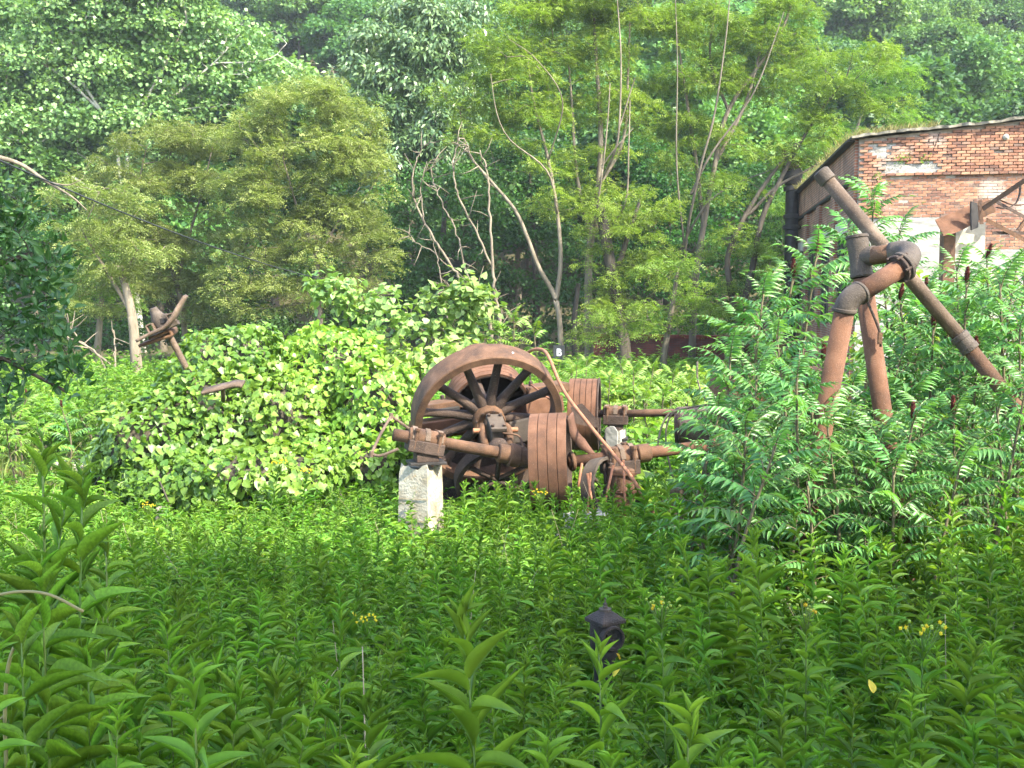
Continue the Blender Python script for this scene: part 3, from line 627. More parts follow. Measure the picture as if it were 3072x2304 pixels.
# bricks one by one: corner area as single parts, the rest joined
rg = rngs(200); CH = .075; BW = .225
brick_me = []
for k in range(6):
    m_ = MB(); lx, ly, lz = .206 + rg.uniform(-.006, .006), .10, .062
    v = []
    for z in (-lz / 2, lz / 2):
        for i, j in ((-1, -1), (1, -1), (1, 1), (-1, 1)): v.append([i * lx / 2 + rg.uniform(-.007, .007), j * ly / 2 + rg.uniform(-.006, .006), z + rg.uniform(-.005, .005)])
    m_.add(v, [np.array([[3, 2, 1, 0], [4, 5, 6, 7], [0, 1, 5, 4], [1, 2, 6, 5], [2, 3, 7, 6], [3, 0, 4, 7]])], tint=rg.uniform(0, .2), smooth=False)
    brick_me.append((m_.mesh('brick', M['brick']), np.array(v)))
RB = np.stack([BF, -NF, UP], 1)                       # local x along wall, y into the wall
rest = MB(); single = []; nb = 0
for c in range(-11, 31):
    z = 2.10 + (c + .5) * CH
    off = .5 * BW * (c % 2); s = -off + BW / 2
    while s < 6.2:
        s += BW
        ss = s - BW
        top = ROOF0 + RSL * max(ss, 0) - .04
        if ss < -.12 or z > top - .03: continue
        if ss < .02 or (c < 0 and ss < 2.35 + .1 * (c % 2)): continue
        w1, w2 = rg.uniform(-.14, .14), rg.uniform(-.05, .05)
        gone = (.30 < ss + w1 < .78 and 3.62 < z + w2 < 3.97) or (.68 < ss + w1 < 1.98 and 3.23 < z < 3.50 + w2) or rg.random() < .006 or (ss < .2 and z > 3.9 and rg.random() < .4)
        ragged = ss < 2.3 and z > 3.1
        if gone: continue
        proud = 0.0
        if z > 3.20: proud = .05                       # upper frieze stands proud
        if 3.12 < z < 3.20: proud = .085               # string course
        if ss < .62 and z < 3.2: proud = .05           # corner pier
        if z > 3.20 and c == 17: proud = .06
        out = proud - .045 + rg.uniform(-.006, .006) + (rg.uniform(-.03, .012) if ragged else 0)
        yaw = rg.normal() * (.05 if ragged else .015)
        k = int(rg.integers(6))
        (single if (ss < 2.75 and z > 2.45) else []).append((ss, z, out, yaw, k)) if (ss < 2.75 and z > 2.45 and len(single) < 300) else None
        if not (ss < 2.75 and z > 2.45 and len(single) <= 300 and single and single[-1][0] == ss and single[-1][1] == z):
            vv = brick_me[k][1] @ RB.T + bp(ss, z, out)
            rest.add(vv, [np.array([[3, 2, 1, 0], [4, 5, 6, 7], [0, 1, 5, 4], [1, 2, 6, 5], [2, 3, 7, 6], [3, 0, 4, 7]])], tint=rg.random(), smooth=False)
for ss, z, out, yaw, k in single:
    o = linked('brick', brick_me[k][0], bld); mt = Matrix([list(r) for r in RB]).to_4x4() @ Matrix.Rotation(yaw, 4, 'Z')
    mt.translation = Vector(bp(ss, z, out) - BO); o.matrix_local = mt
tag(rest.build('brickwork', M['brick'], bld, off=BO), kind='stuff')
# left wall, receding: textured wall with piers, windows, lintels
uvbox('left_wall', M['brickwall'], bld, lp(.05, -3.4, -.30), BL, NL, UP, 15.95, .30, 7.4)
uvbox('frieze', M['brickwall'], bld, lp(.06, 3.16, .0), BL, NL, UP, 15.9, .09, .93)
mb = MB(); mb.box(lp(8, 3.10, .06), (15.9, .12, .09), BL, NL, UP); mb.build('ledge', M['black'], bld, off=BO)
for k, s0 in enumerate((.06, 3.6, 7.2, 10.8, 14.6)):
    uvbox('pier', M['brickwall'], bld, lp(s0, -3.4, .0), BL, NL, UP, .9, .10, 6.45)
for s0 in (1.6, 5.2, 8.8, 12.5):
    wn = empty('window', (0, 0, 0)); wn.parent = bld
    mb = MB(); mb.box(lp(s0 + .75, .55, .006), (1.5, .03, 2.5), BL, NL, UP); mb.build('pane', M['glassdark'], wn, off=BO)
    mb = MB()
    for ds in (0.0, .75, 1.5): mb.box(lp(s0 + ds, .55, .03), (.07, .06, 2.5), BL, NL, UP)
    for dz in (-.65, .0, .65, 1.2): mb.box(lp(s0 + .75, .55 + dz, .028), (1.43, .05, .05), BL, NL, UP)
    mb.build('frame', M['barkdark'], wn, off=BO)
    mb = MB(); mb.box(lp(s0 + .75, 1.98, .05), (1.9, .12, .34), BL, NL, UP); mb.build('lintel', M['stone'], wn, off=BO)
# roof slab with ragged edge
mb = MB(); rg = rngs(210); n = 60
ss = np.linspace(-.22, LEN, n); zz = ROOF0 + RSL * np.maximum(ss, -.3) + .02 + rg.normal(size=n) * .008 + .015 * np.sin(ss * 1.7)
f0 = np.array([bp(a, b_, .20 + rg.uniform(-.06, .05)) for a, b_ in zip(ss, zz)]); f1 = f0 + UP * (.065 + rg.uniform(-.015, .02, (n, 1)))
bk = np.array([bp(a, b_, -16.2) for a, b_ in zip(ss, zz)]); v = np.concatenate([f0, f1, bk, bk + UP * .09]); i = np.arange(n - 1)
Q = lambda a, b_: np.stack([i + a * n, i + 1 + a * n, i + 1 + b_ * n, i + b_ * n], 1)
mb.add(v, [Q(0, 1)], 1, smooth=False); mb.n -= 0
mb.add(v, [Q(1, 3), Q(2, 0), Q(3, 2)], 0, smooth=False)
mb.add([f0[0], f1[0], bk[0] + UP * .09, bk[0]], [np.array([[0, 1, 2, 3]])], 0, smooth=False)
mb.build('roof', [M['roof'], M['roofedge']], bld, off=BO)
mb = MB(); mb.box(lp(8, ROOF0 - .02, .17), (15.8, .22, .07), BL, NL, UP); mb.build('gutter', M['black'], bld, off=BO)
def grass_blades(mb, pts, rg, h, wd, lean=.35, n=1, mi=0):
    P_ = np.repeat(pts, n, 0) + rg.normal(size=(len(pts) * n, 3)) * np.array([.03, .03, 0]); m = len(P_)
    d = nrm(np.array([0, 0, 1.]) + rg.normal(size=(m, 3)) * np.array([lean, lean, .1])); sd = rdir(rg, m); sd[:, 2] *= .2
    place(mb, leaf_tmpl(1, 1, 4, .15, .9, .25), P_, d, nrm(sd), wd, h * rg.uniform(.5, 1.2, m), mi, rg.random(m))
rg = rngs(211); mb = MB()
pts = np.array([bp(s_, ROOF0 + RSL * s_ + .1, rg.uniform(-.9, .12)) for s_ in rg.uniform(-.1, 1.9, 260)]); grass_blades(mb, pts, rg, .26, .008, n=2)
pts = np.array([lp(s_, ROOF0 + .05, rg.uniform(-.3, .3)) for s_ in rg.uniform(0, 15, 420)]); grass_blades(mb, pts, rg, .30, .012, .6, n=3)
tag(mb.build('roof_grass', M['drygrass'], bld, off=BO), kind='stuff')
# small weeds growing out of the wall
rg = rngs(212); mb = MB()
for s_, z_ in ((.95, 3.55), (1.62, 3.56), (.45, 3.12), (1.2, 3.60)):
    C = np.repeat(np.array([bp(s_, z_, .06)]), 34, 0) + rg.normal(size=(34, 3)) * .07
    place(mb, KITE, C, rdir(rg, 34), rdir(rg, 34), .03, .07, 0, rg.random(34))
tag(mb.build('wall_weed', M['low'], bld, off=BO), kind='stuff')
mb = MB(); mb.lathe(bp(3.52, 4.06, .04), NF, [(-.02, .07), (.03, .08), (.07, .05), (.09, .02)], 10); mb.build('wall_stub', M['stone'], bld, off=BO)
mb = MB(); mb.tube([bp(1.95, 4.22, .07), bp(1.88, 4.0, .06), bp(1.84, 3.86, .06)], .008, 5); mb.build('rod', M['rustdark'], bld, off=BO)

# black vent stack beside the far end of the left wall
vs = empty('vent_stack', ground_base(2374, 41.5)); tag(vs, 'tall black iron vent stack with rusted flared top beside brick wall', 'vent stack'); o_ = np.array(vs.location)
tx = P(2374, 700, 41.5)[0]; k = pxm(41.5); zz = lambda py: P(2374, py, 41.5)[2]
mb = MB(); mb.lathe((tx, 41.5, o_[2]), UP, [(0, .25), (zz(560) - o_[2], .245)], 20); mb.build('pipe', M['black'], vs, off=o_)
for py in (566, 650, 682): mb = MB(); mb.lathe((tx, 41.5, zz(py)), UP, [(-.10, .25), (-.08, .32), (.06, .32), (.10, .25)], 20); mb.build('collar', M['black'], vs, off=o_)
mb = MB(); mb.lathe((tx, 41.5, zz(556)), UP, [(0, .26), (.15, .36), (.45, .38), (.62, .37), (.62, .30), (.2, .26)], 20); mb.build('socket', M['black'], vs, off=o_)
mb = MB(); mb.prism([(-.36, 0), (-.3, .55), (-.36, .95), (-.1, .72), (.05, 1.0), (.12, .6), (.34, .5), (.36, 0)], (tx - .02, 41.45, zz(520)), (1, 0, 0), (0, 0, 1), (0, 1, 0), .3); mb.build('broken_top', M['rustred'], vs, off=o_, bevel=.03)
mb = MB(); mb.bar(P(2388, 683, 41.5), P(2432, 679, 41.8), .10, .12); mb.build('bracket', M['black'], vs, off=o_)

# wrecked awning against the front wall
aw = empty('collapsed_awning', (P(2850, 900, 24)[0], 24, -3.1)); tag(aw, 'collapsed rusty awning of corrugated sheet and bent angle irons', 'awning'); o_ = np.array(aw.location)
D = 24.5
mb = MB(); m_ = 28
A, B_ = P(2806, 662, D), P(2962, 596, D + .3); run = B_ - A; dn = np.array([.05, -.35, -.34])
t = np.linspace(0, 1, m_); rid = np.stack([A + dn * .9 * tt + run * 0 for tt in t])   # corrugation runs along the sheet
rows = []
for u in np.linspace(0, 1, 9):
    rows.append(np.array([A + run * u + dn * tt + UP * (.022 * math.cos(k_ * math.pi) - .05 * math.sin(u * 5) * tt) for k_, tt in enumerate(t)]))
v = np.concatenate(rows); i = (np.arange(8)[:, None] * m_ + np.arange(m_ - 1)[None]).ravel()
mb.add(v, [np.stack([i, i + 1, i + m_ + 1, i + m_], 1)], smooth=False); so = mb.build('corrugated_sheet', M['rustred'], aw, off=o_)
sm = so.modifiers.new('thick', 'SOLIDIFY'); sm.thickness = .006
def iron(a, b, wd=.07, mat='rust', nm='angle_iron'):
    mb = MB(); mb.bar(a, b, wd, .012); d = nrm(np.asarray(b) - np.asarray(a)); sd = nrm(np.cross(d, UP)); u = np.cross(sd, d)
    mb.bar(np.asarray(a) + sd * wd / 2 - u * wd / 2, np.asarray(b) + sd * wd / 2 - u * wd / 2, .012, wd); return mb.build(nm, M[mat], aw, off=o_)
iron(P(2948, 622, D - .3), P(3110, 512, D - 1.2), .10); iron(P(2960, 655, D), P(3085, 720, D - .1), .09); iron(P(2985, 600, D + .2), P(3110, 668, D + .4), .07, 'rustdark')
iron(P(3050, 690, D), P(3100, 620, D), .07); iron(P(2975, 695, D), P(3110, 697, D), .06, 'rustdark'); iron(P(2943, 600, D - .2), P(2948, 672, D - .2), .08)
mb = MB(); mb.ribbon(smooth_path([P(3062, 545, D), P(3058, 585, D), P(3045, 612, D), P(3015, 625, D), P(2990, 622, D)]), (.2, .9, 0), .14, .02); mb.build('bent_flange', M['rustdark'], aw, off=o_)
mb = MB(); mb.ribbon(smooth_path([P(3110, 585, D + .3), P(3075, 612, D + .3), P(3040, 615, D + .3), P(2994, 598, D + .3)]), (.2, .9, 0), .10, .02); mb.build('bent_flange', M['rust'], aw, off=o_)
mb = MB(); mb.box(P(2952, 628, D - .1), (.42, .05, .30), (1, 0, .4), (0, 1, 0), (-.4, 0, 1)); mb.build('gusset_plate', M['rust'], aw, off=o_)
ctop = P(2842, 664, D + .2)
mb = MB(); mb.box((ctop[0] + .02, ctop[1], (ctop[2] - 3.2) / 2), (.27, .25, ctop[2] + 3.2)); mb.build('column', M['rust'], aw, off=o_, bevel=.01)
mb = MB(); mb.box(P(2905, 742, D + .6), (.75, .03, 1.15)); mb.build('grey_panel', M['stone'], aw, off=o_)
mb = MB(); mb.prism([(0, 0), (.14, .02), (.20, .22), (.24, .55), (.12, .62), (.05, .3)], P(2916, 690, D - .4), (1, 0, .25), (-.25, 0, 1), (0, 1, 0), .08); mb.build('bracket', M['black'], aw, off=o_)

# low red wall among the trees
rw = empty('red_brick_wall', ground_base(1950, 46)); tag(rw, 'low dark red brick wall in the shade under the trees', 'wall'); o_ = np.array(rw.location)
a = P(1760, 1105, 47); b_ = P(2330, 1112, 44); mb = MB(); dr = nrm((b_ - a) * np.array([1, 1, 0])); ln = np.linalg.norm((b_ - a)[:2]); th = np.cross(UP, dr)
mb.box(np.array([(a[0] + b_[0]) / 2, (a[1] + b_[1]) / 2, -2.55]), (ln, .35, 1.9), dr, th, UP); o = mb.build('wall', M['redbrick'], rw, off=o_)
uv = o.data.uv_layers.new(name='UVMap')
for li, lo in enumerate(o.data.loops):
    c = np.array(o.data.vertices[lo.vertex_index].co); uv.data[li].uv = (float(np.dot(c, dr)), float(c[2]))
mb = MB(); mb.box(np.array([(a[0] + b_[0]) / 2, (a[1] + b_[1]) / 2, -1.53]) - th * .04, (ln + .1, .5, .14), dr, th, UP); mb.build('coping', M['redwall'], rw, off=o_)
mb = MB(); mb.box(np.array([(a[0] + b_[0]) / 2, (a[1] + b_[1]) / 2, -3.08]) - th * .2, (ln, .12, .16), dr, th, UP); mb.build('plinth', M['redwall'], rw, off=o_)

# letter sign in front of the pale forked trunk
sg = empty('letter_sign', ground_base(1677, 40)); tag(sg, 'small black sign with a white letter B at tree base', 'sign'); o_ = np.array(sg.location)
c = P(1677, 1058, 40); k = pxm(40)
mb = MB(); mb.box(c, (34 * k, .03, 44 * k)); mb.build('board', M['blackpaint'], sg, off=o_)
mb = MB(); mb.box((c[0], c[1] + .045, (c[2] + o_[2]) / 2), (.06, .05, c[2] - o_[2])); mb.build('post', M['barkdark'], sg, off=o_)
cu = bpy.data.curves.new('letter', 'FONT'); cu.body = 'B'; cu.size = .36; cu.extrude = .006; cu.offset = .006; cu.align_x = 'CENTER'; cu.align_y = 'CENTER'
tmp = bpy.data.objects.new('tmp', cu); COL.objects.link(tmp); dg = bpy.context.evaluated_depsgraph_get(); me = bpy.data.meshes.new_from_object(tmp.evaluated_get(dg)); bpy.data.objects.remove(tmp)
me.materials.clear(); me.materials.append(M['white']); lt = linked('letter', me, sg); lt.rotation_euler = (math.radians(90), 0, 0); lt.location = c - o_ + np.array([0, -.024, 0])
#MACHINE

# ------------------------------------------------------------------ wrecked machinery
def thing(name, loc, label, cat, group=None):
    o = empty(name, loc); tag(o, label, cat, group); return o, np.array(o.location)
EL, YA = math.radians(-27), math.radians(14)
WN = np.array([math.cos(EL) * math.sin(YA), -math.cos(EL) * math.cos(YA), math.sin(EL)])   # flywheel axis, towards the viewer and down
WU = nrm(UP - WN * np.dot(UP, WN)); WX = np.cross(WU, WN) * -1
WX = np.cross(WN, WU) * -1
if WX[0] < 0: WX = -WX
WC = P(1467, 1264, 14.0)
fw, o_ = thing('flywheel', (WC[0], WC[1], -3.2), 'large rusty spoked flywheel leaning back above the line shaft', 'flywheel')
R0 = .985
mb = MB(); mb.lathe(WC, WN, [(.04, R0 - .10), (.04, R0 - .012), (.025, R0), (-.31, R0), (-.33, R0 - .012), (-.33, R0 - .07), (-.17, R0 - .12)], 96, closed=True)
rim = mb.build('rim', M['rust'], fw, off=o_)
for kk in range(12):
    a = math.radians(5 + 30 * kk); d = WX * math.sin(a) + WU * math.cos(a); tn = WX * math.cos(a) - WU * math.sin(a)
    mb = MB(); n = 12; ang = np.arange(n) * 2 * np.pi / n; rows = []
    prof = [(.13, .085, .08), (.22, .074, .07), (.45, .060, .055), (.75, .054, .05), (.86, .062, .06), (.92, .095, .11)]
    for r, a1, b1 in prof: rows.append(WC - WN * (.14 if r > .5 else .14 - (.5 - r) * .1) + d * r + np.cos(ang)[:, None] * tn * a1 + np.sin(ang)[:, None] * WN * b1)
    v = np.concatenate(rows); i = np.arange(n); j = (i + 1) % n
    mb.add(v, [np.concatenate([np.stack([q * n + i, q * n + j, (q + 1) * n + j, (q + 1) * n + i], 1) for q in range(len(prof) - 1)])]); mb.build('spoke', M['rustdark'], fw, off=o_)
mb = MB(); mb.lathe(WC, WN, [(-.36, .20), (-.34, .215), (.04, .215), (.06, .20), (.06, .165), (.03, .15), (.03, .12)], 36); hub = mb.build('hub', M['rust'], fw, off=o_)
mb = MB(); mb.lathe(WC, WN, [(-1.3, .085), (.62, .085), (.64, .07), (.64, .045), (.60, .04)], 24); mb.build('shaft', M['rustdark'], fw, off=o_)
for q in range(8):
    a = q * math.pi / 4 + .2; c = WC + (WX * math.sin(a) + WU * math.cos(a)) * .185 + WN * .05
    mb = MB(); mb.lathe(c, WN, [(0, .018), (.025, .018)], 6); mb.build('bolt', M['rustdark'], fw, off=o_)
# crank bearing on the shaft end
bc = WC + WN * .36
mb = MB(); mb.box(bc + WU * .10, (.17, .20, .30), WX, WU, WN, taper=.92); mb.box(bc + WU * .21, (.21, .06, .34), WX, WU, WN); be = mb.build('bearing_cap', M['iron'], fw, off=o_, bevel=.012)
for sx in (-1, 1):
    mb = MB(); mb.tube(smooth_path([bc + WX * sx * .15 - WN * .10 + WU * .1, bc + WX * sx * .17 + WU * .10, bc + WX * sx * .165 + WN * .14 + WU * .02, bc + WX * sx * .13 + WN * .2 - WU * .1]), .05, 10); mb.build('lug', M['rust'], fw, off=o_)
    mb = MB(); mb.lathe(bc + WX * sx * .20 + WU * .10, WX * sx, [(0, .035), (.09, .035), (.09, .02)], 10); mb.build('pin', M['copper'], fw, off=o_)
for sx in (-1, 1):
    for sy in (-1, 1): mb = MB(); mb.lathe(bc + WX * sx * .075 + WN * sy * .12 + WU * .235, WU, [(0, .022), (.035, .022)], 6); mb.build('bolt', M['rustdark'], fw, off=o_)
mb = MB(); mb.lathe(bc + WN * .20, WN, [(0, .12), (.05, .13), (.09, .11), (.12, .075)], 24); mb.build('end_ring', M['rustdark'], fw, off=o_)
mb = MB(); mb.tube(smooth_path([bc + WX * .05 + WU * .17 + WN * .17, bc + WX * .25 + WU * .14 + WN * .2, P(1570, 1340, 13.3), P(1588, 1372, 13.2)]), .014, 6); mb.build('oil_pipe', M['rust'], fw, off=o_)
# white mark on the rim
mb = MB(); mb.lathe(WC + nrm(WX * .25 + WU) * (R0 + .001) - WN * .12, nrm(WX * .25 + WU), [(0, .014), (.004, .012)], 8); mb.build('paint_spot', M['white'], fw, off=o_)

def drum(name, c, ax, R, width, grooves, label, mat='rustred', hubr=.10, group=None, spokes=6, flange=0., base=None, thick=.03, cat='pulley'):
    """belt pulley: rim made of separate belt strips, spokes, hub"""
    ax = nrm(ax); t, o_ = thing(name, base if base is not None else (c[0], c[1], -3.2), label, cat, group)
    gw = width / grooves
    for g in range(grooves):
        s0 = -width / 2 + g * gw; mb = MB()
        mb.lathe(c, ax, [(s0 + .003, R - thick), (s0 + .003, R - .004), (s0 + .007, R), (s0 + gw - .007, R), (s0 + gw - .003, R - .004), (s0 + gw - .003, R - thick)], 64, closed=True)
        mb.build('belt_strip', M[mat], t, off=o_)
    mb = MB(); mb.lathe(c, ax, [(-width / 2, R - thick - .02), (-width / 2, R - thick), (width / 2, R - thick), (width / 2, R - thick - .02)], 64, closed=True); mb.build('rim', M['rustdark'], t, off=o_)
    if flange:
        mb = MB(); mb.lathe(c, ax, [(width / 2, R - .06), (width / 2, R + flange), (width / 2 + .015, R + flange), (width / 2 + .015, R - .06)], 64, closed=True); mb.build('flange', M['rustdark'], t, off=o_)
    u, v = mb.frame(ax)
    for q in range(spokes):
        a = q * 2 * math.pi / spokes + .3; d = u * math.cos(a) + v * math.sin(a); mb = MB(); mb.tube([c + d * hubr * .8, c + d * (R - thick - .01)], [.035, .028], 8); mb.build('spoke', M['rustdark'], t, off=o_)
    mb = MB(); mb.lathe(c, ax, [(-width * .35, hubr), (width * .35, hubr)], 20); mb.build('hub', M['rustdark'], t, off=o_)
    return t, o_
DC = P(1462, 1206, 15.05)
_t, _o = drum('belt_pulley', DC, WN, .57, .36, 4, 'rusty grooved belt drum directly behind the flywheel spokes', spokes=6)
mb = MB(); mb.lathe(DC, WN, [(-.16, .0), (-.16, .53), (-.14, .53), (-.14, .0)], 40); mb.build('dark_back_disc', M['black'], _t, off=_o)  # black disc added at the back to darken the drum's inside
mb = MB(); t, o_ = thing('iron_ring', (P(1437, 1100, 16)[0], 16, -3.2), 'thin rusty iron ring peeking above the flywheel rim', 'ring')
mb.lathe(P(1437, 1115, 16), nrm(WN + np.array([0, 0, .15])), [(-.06, .40), (-.06, .43), (.06, .43), (.06, .40)], 48, closed=True); mb.build('band', M['rust'], t, off=o_)
mb = MB(); c = P(1437, 1115, 16); mb.tube([c - WX * .4, c + WX * .4], .02, 6); mb.tube([c - WU * .4, c + WU * .4], .02, 6); mb.build('cross_bar', M['rustdark'], t, off=o_)
mb = MB(); mb.tube([c - WU * .4, (c[0], c[1] + .2, -3.2)], .04, 8); mb.build('standard', M['rustdark'], t, off=o_)
# bed frame behind
BX = nrm(P(1670, 1165, 15.3) - P(1250, 1225, 14.7)); BYv = nrm(np.cross(UP, BX)); BZ = np.cross(BX, BYv)
t, o_ = thing('machine_bed', (P(1450, 1260, 15)[0], 15.2, -3.25), 'rust red cast iron machine bed lying behind the flywheel', 'machine bed')
def bx(c, size, mat, nm, bev=.012): mb = MB(); mb.box(c, size, BX, BYv, BZ); return mb.build(nm, M[mat], t, off=o_, bevel=bev)
bx(P(1322, 1214, 14.75), (.62, .5, .10), 'rust', 'top_beam'); bx(P(1630, 1165, 15.2), (.62, .5, .12), 'rust', 'top_beam')
bx(P(1450, 1262, 15.1), (2.05, .35, .26), 'rustred', 'side_beam'); bx(P(1340, 1278, 14.55), (.75, .3, .20), 'rustred', 'side_beam'); bx(P(1625, 1215, 15.0), (.55, .3, .22), 'rustred', 'side_beam')
bx(P(1330, 1231, 14.5), (.45, .05, .06), 'black', 'slot_shade'); bx(P(1620, 1186, 14.92), (.40, .05, .06), 'black', 'slot_shade')  # solid black bars, painting the shade inside the bed's slots
for px_, py_, d_ in ((1328, 1198, 14.6), (1650, 1150, 15.1)): mb = MB(); mb.lathe(P(px_, py_, d_), BZ, [(0, .03), (.05, .03), (.06, .015)], 8); mb.build('bolt', M['rustdark'], t, off=o_)
mb = MB(); c = P(1480, 1400, 15.2); mb.box((c[0], c[1], -2.65), (2.0, 1.1, 1.3), BX, BYv, UP); mb.build('pedestal', M['rustdark'], t, off=o_, bevel=.03)  # large dark box added to fill the shadowed area below the shaft
mb = MB(); mb.tube([P(1590, 1152, 14.9), P(1668, 1212, 14.3)], .012, 6); mb.build('tie_rod', M['copper'], t, off=o_)
mb = MB(); mb.tube([P(1590, 1120, 14.9), P(1592, 1150, 14.9)], .010, 6); mb.lathe(P(1592, 1152, 14.9), UP, [(-.03, .03), (.03, .03), (.05, .01)], 10); mb.build('oil_cup', M['rustdark'], t, off=o_)
mb = MB(); mb.box(P(1570, 1290, 14.2), (.35, .2, .3), (1, 0, .2), (0, 1, 0), (-.2, 0, 1)); mb.build('housing', M['iron'], t, off=o_, bevel=.02)
# lower wheel, mostly hidden
c = P(1490, 1440, 14.2); t, o_ = thing('lower_wheel', (c[0], c[1], -3.2), 'dark iron wheel half buried under the line shaft', 'wheel')
mb = MB(); mb.lathe(c, nrm(WN + np.array([0, 0, -.1])), [(-.12, .50), (-.12, .56), (.06, .56), (.06, .50)], 64, closed=True); mb.build('rim', M['rustdark'], t, off=o_)
for q in range(6):
    a = q * math.pi / 3; mb = MB(); mb.tube([c, c + (WX * math.sin(a) + WU * math.cos(a)) * .51], .035, 8); mb.build('spoke', M['rustdark'], t, off=o_)
# line shaft, left run
def run(name, a, b, r, label, collars, mat='pipe', base=None, cat='shaft'):
    a = np.asarray(a); b = np.asarray(b); t, o_ = thing(name, base if base is not None else ((a + b) / 2 * np.array([1, 1, 0]) + np.array([0, 0, -3.2])), label, cat)
    mb = MB(); mb.tube([a, b], r, 20); mb.build('rod', M[mat], t, off=o_); d = nrm(b - a); L = np.linalg.norm(b - a)
    for s0, ln, rr, mt in collars: mb = MB(); mb.lathe(a + d * (s0 * L), d, [(0, rr - .012), (.012, rr), (ln - .012, rr), (ln, rr - .012)], 28); mb.build('collar', M[mt], t, off=o_)
    return t, o_, d
A = P(1180, 1303, 12.5); B_ = P(1645, 1384, 13.0); LD = nrm(B_ - A)
tL, oL, _ = run('line_shaft', A, B_, .072, 'brown line shaft running from the tall concrete pier to the big belt pulley', [(.665, .17, .115, 'rust'), (.735, .13, .14, 'rust'), (.80, .14, .12, 'rust'), (.86, .16, .10, 'rustdark')], mat='rust')
# bearing on the tall pier
def bearing(name, c, d, L, label, s=1.0, legs=True, h=.16):
    t, o_ = thing(name, c - UP * (h * s + .02), label, 'bearing', None); d = nrm(d); sd = nrm(np.cross(d, UP)); u = np.cross(sd, d)
    mb = MB(); mb.lathe(c - d * L / 2, d, [(0, .10 * s), (.02, .115 * s), (L - .02, .115 * s), (L, .10 * s)], 16); mb.build('sleeve', M['rust'], t, off=o_)
    for q in (-.36, 0., .36): mb = MB(); mb.lathe(c + d * L * q - d * .03, d, [(0, .13 * s), (.06, .13 * s)], 8); mb.build('strap', M['pipe'], t, off=o_)
    mb = MB(); mb.box(c - u * .09 * s, (L, .30 * s, .14 * s), d, sd, u); mb.build('block', M['rustdark'], t, off=o_, bevel=.012)
    for q in (-.33, .33):
        for w_ in (-1, 1): mb = MB(); mb.lathe(c + d * L * q + sd * w_ * .13 * s, u, [(-.12 * s, .022 * s), (.09 * s, .022 * s), (.09 * s, .035 * s), (.12 * s, .035 * s)], 8); mb.build('bolt', M['rust'], t, off=o_)
    if legs:
        mb = MB(); mb.box(c - UP * (.05 + h * s * .5 + .06 * s), (L * .62, .24 * s, h * s), nrm(d * np.array([1, 1, 0])), sd, UP); mb.build('pedestal', M['rustdark'], t, off=o_, bevel=.015)
        mb = MB(); mb.box(c - UP * (.05 + h * s + .07 * s), (L * 1.0, .34 * s, .03), nrm(d * np.array([1, 1, 0])), sd, UP); mb.build('base_plate', M['black'], t, off=o_, bevel=.005)
    return t
bearing('shaft_bearing', P(1278, 1318, 12.6), LD, .43, 'bolted split bearing on top of the tall concrete pier', 1.0, h=.15)
# big foreground belt pulley with torn belt
PA = nrm(P(1900, 1368, 13.1) - P(1645, 1390, 12.95)); PC = P(1652, 1388, 12.95)
tP, oP = drum('belt_pulley', PC, nrm(np.array([1, -.10, .05])), .60, .45, 4, 'big rust red belt pulley with a torn leather belt over its top', flange=.0, hubr=.13)
mb = MB(); mb.ribbon(smooth_path([P(1710, 1245, 12.7), P(1722, 1300, 12.75), P(1745, 1330, 12.9), P(1765, 1350, 13.0), P(1790, 1372, 13.1)]), (.5, .5, .5), np.interp(np.linspace(0, 1, 25), [0, .5, 1], [.12, .15, .04]), .012); mb.build('torn_belt', M['leather'], tP, off=oP)
mb = MB(); mb.prism([(0, 0), (.14, .05), (.34, -.16), (.36, -.26), (.22, -.24), (.06, -.2)], P(1712, 1222, 13.4), (1, 0, 0), (0, 0, 1), (0, 1, 0), .02); mb.build('torn_flap', M['rustdark'], tP, off=oP)
# right run of the lower shaft
run('line_shaft', P(1705, 1386, 12.95), P(2180, 1330, 13.5), .072, 'rusty line shaft running right from the big pulley into the sumac', [(.42, .17, .115, 'rust'), (.01, .05, .12, 'rust')], mat='rustred')
bearing('shaft_bearing', P(1858, 1372, 13.1), P(2180, 1330, 13.5) - P(1705, 1386, 12.95), .40, 'rusty bearing block on the lower shaft right of the big pulley', 1.25, h=.3)
# far right pulley with its shaft and pier bearing
FC = P(1752, 1243, 15.6); FA = nrm(np.array([1, -.13, .0]))
drum('belt_pulley', FC, FA, .52, .42, 5, 'narrow rusty belt pulley with raised edge before the yellow green sumac', flange=.02)
run('line_shaft', P(1765, 1242, 15.6), P(2160, 1236, 15.0), .055, 'upper thin rusty shaft through the far bearing on its small pier', [(.68, .22, .085, 'pipe'), (.83, .10, .075, 'rustdark')], mat='rust')
bearing('shaft_bearing', P(1847, 1240, 15.5), FA, .36, 'rusty bearing on the small cracked concrete pier', .95, h=.26)
# hooded casing at the end of the upper shaft
c = P(2045, 1280, 14.9); t, o_ = thing('motor_casing', (c[0], c[1], -3.2), 'grey brown tapered sheet metal casing half hidden in sumac', 'casing')
ax = nrm(np.array([1, -.25, .03])); mb = MB(); mb.lathe(c, ax, [(-.06, .12), (-.04, .24), (0, .26), (.03, .25), (.75, .36), (.80, .35), (.80, .1)], 36); mb.build('shell', M['pipe'], t, off=o_)
mb = MB(); mb.lathe(c, ax, [(-.08, .20), (-.08, .26), (-.03, .27), (-.03, .2)], 36, closed=True); mb.build('rim', M['rustdark'], t, off=o_)
mb = MB(); mb.tube([c + ax * .4 - UP * .2, c + ax * .4 + np.array([0, 0, -1.75])], .09, 10); mb.build('stand', M['rustdark'], t, off=o_)
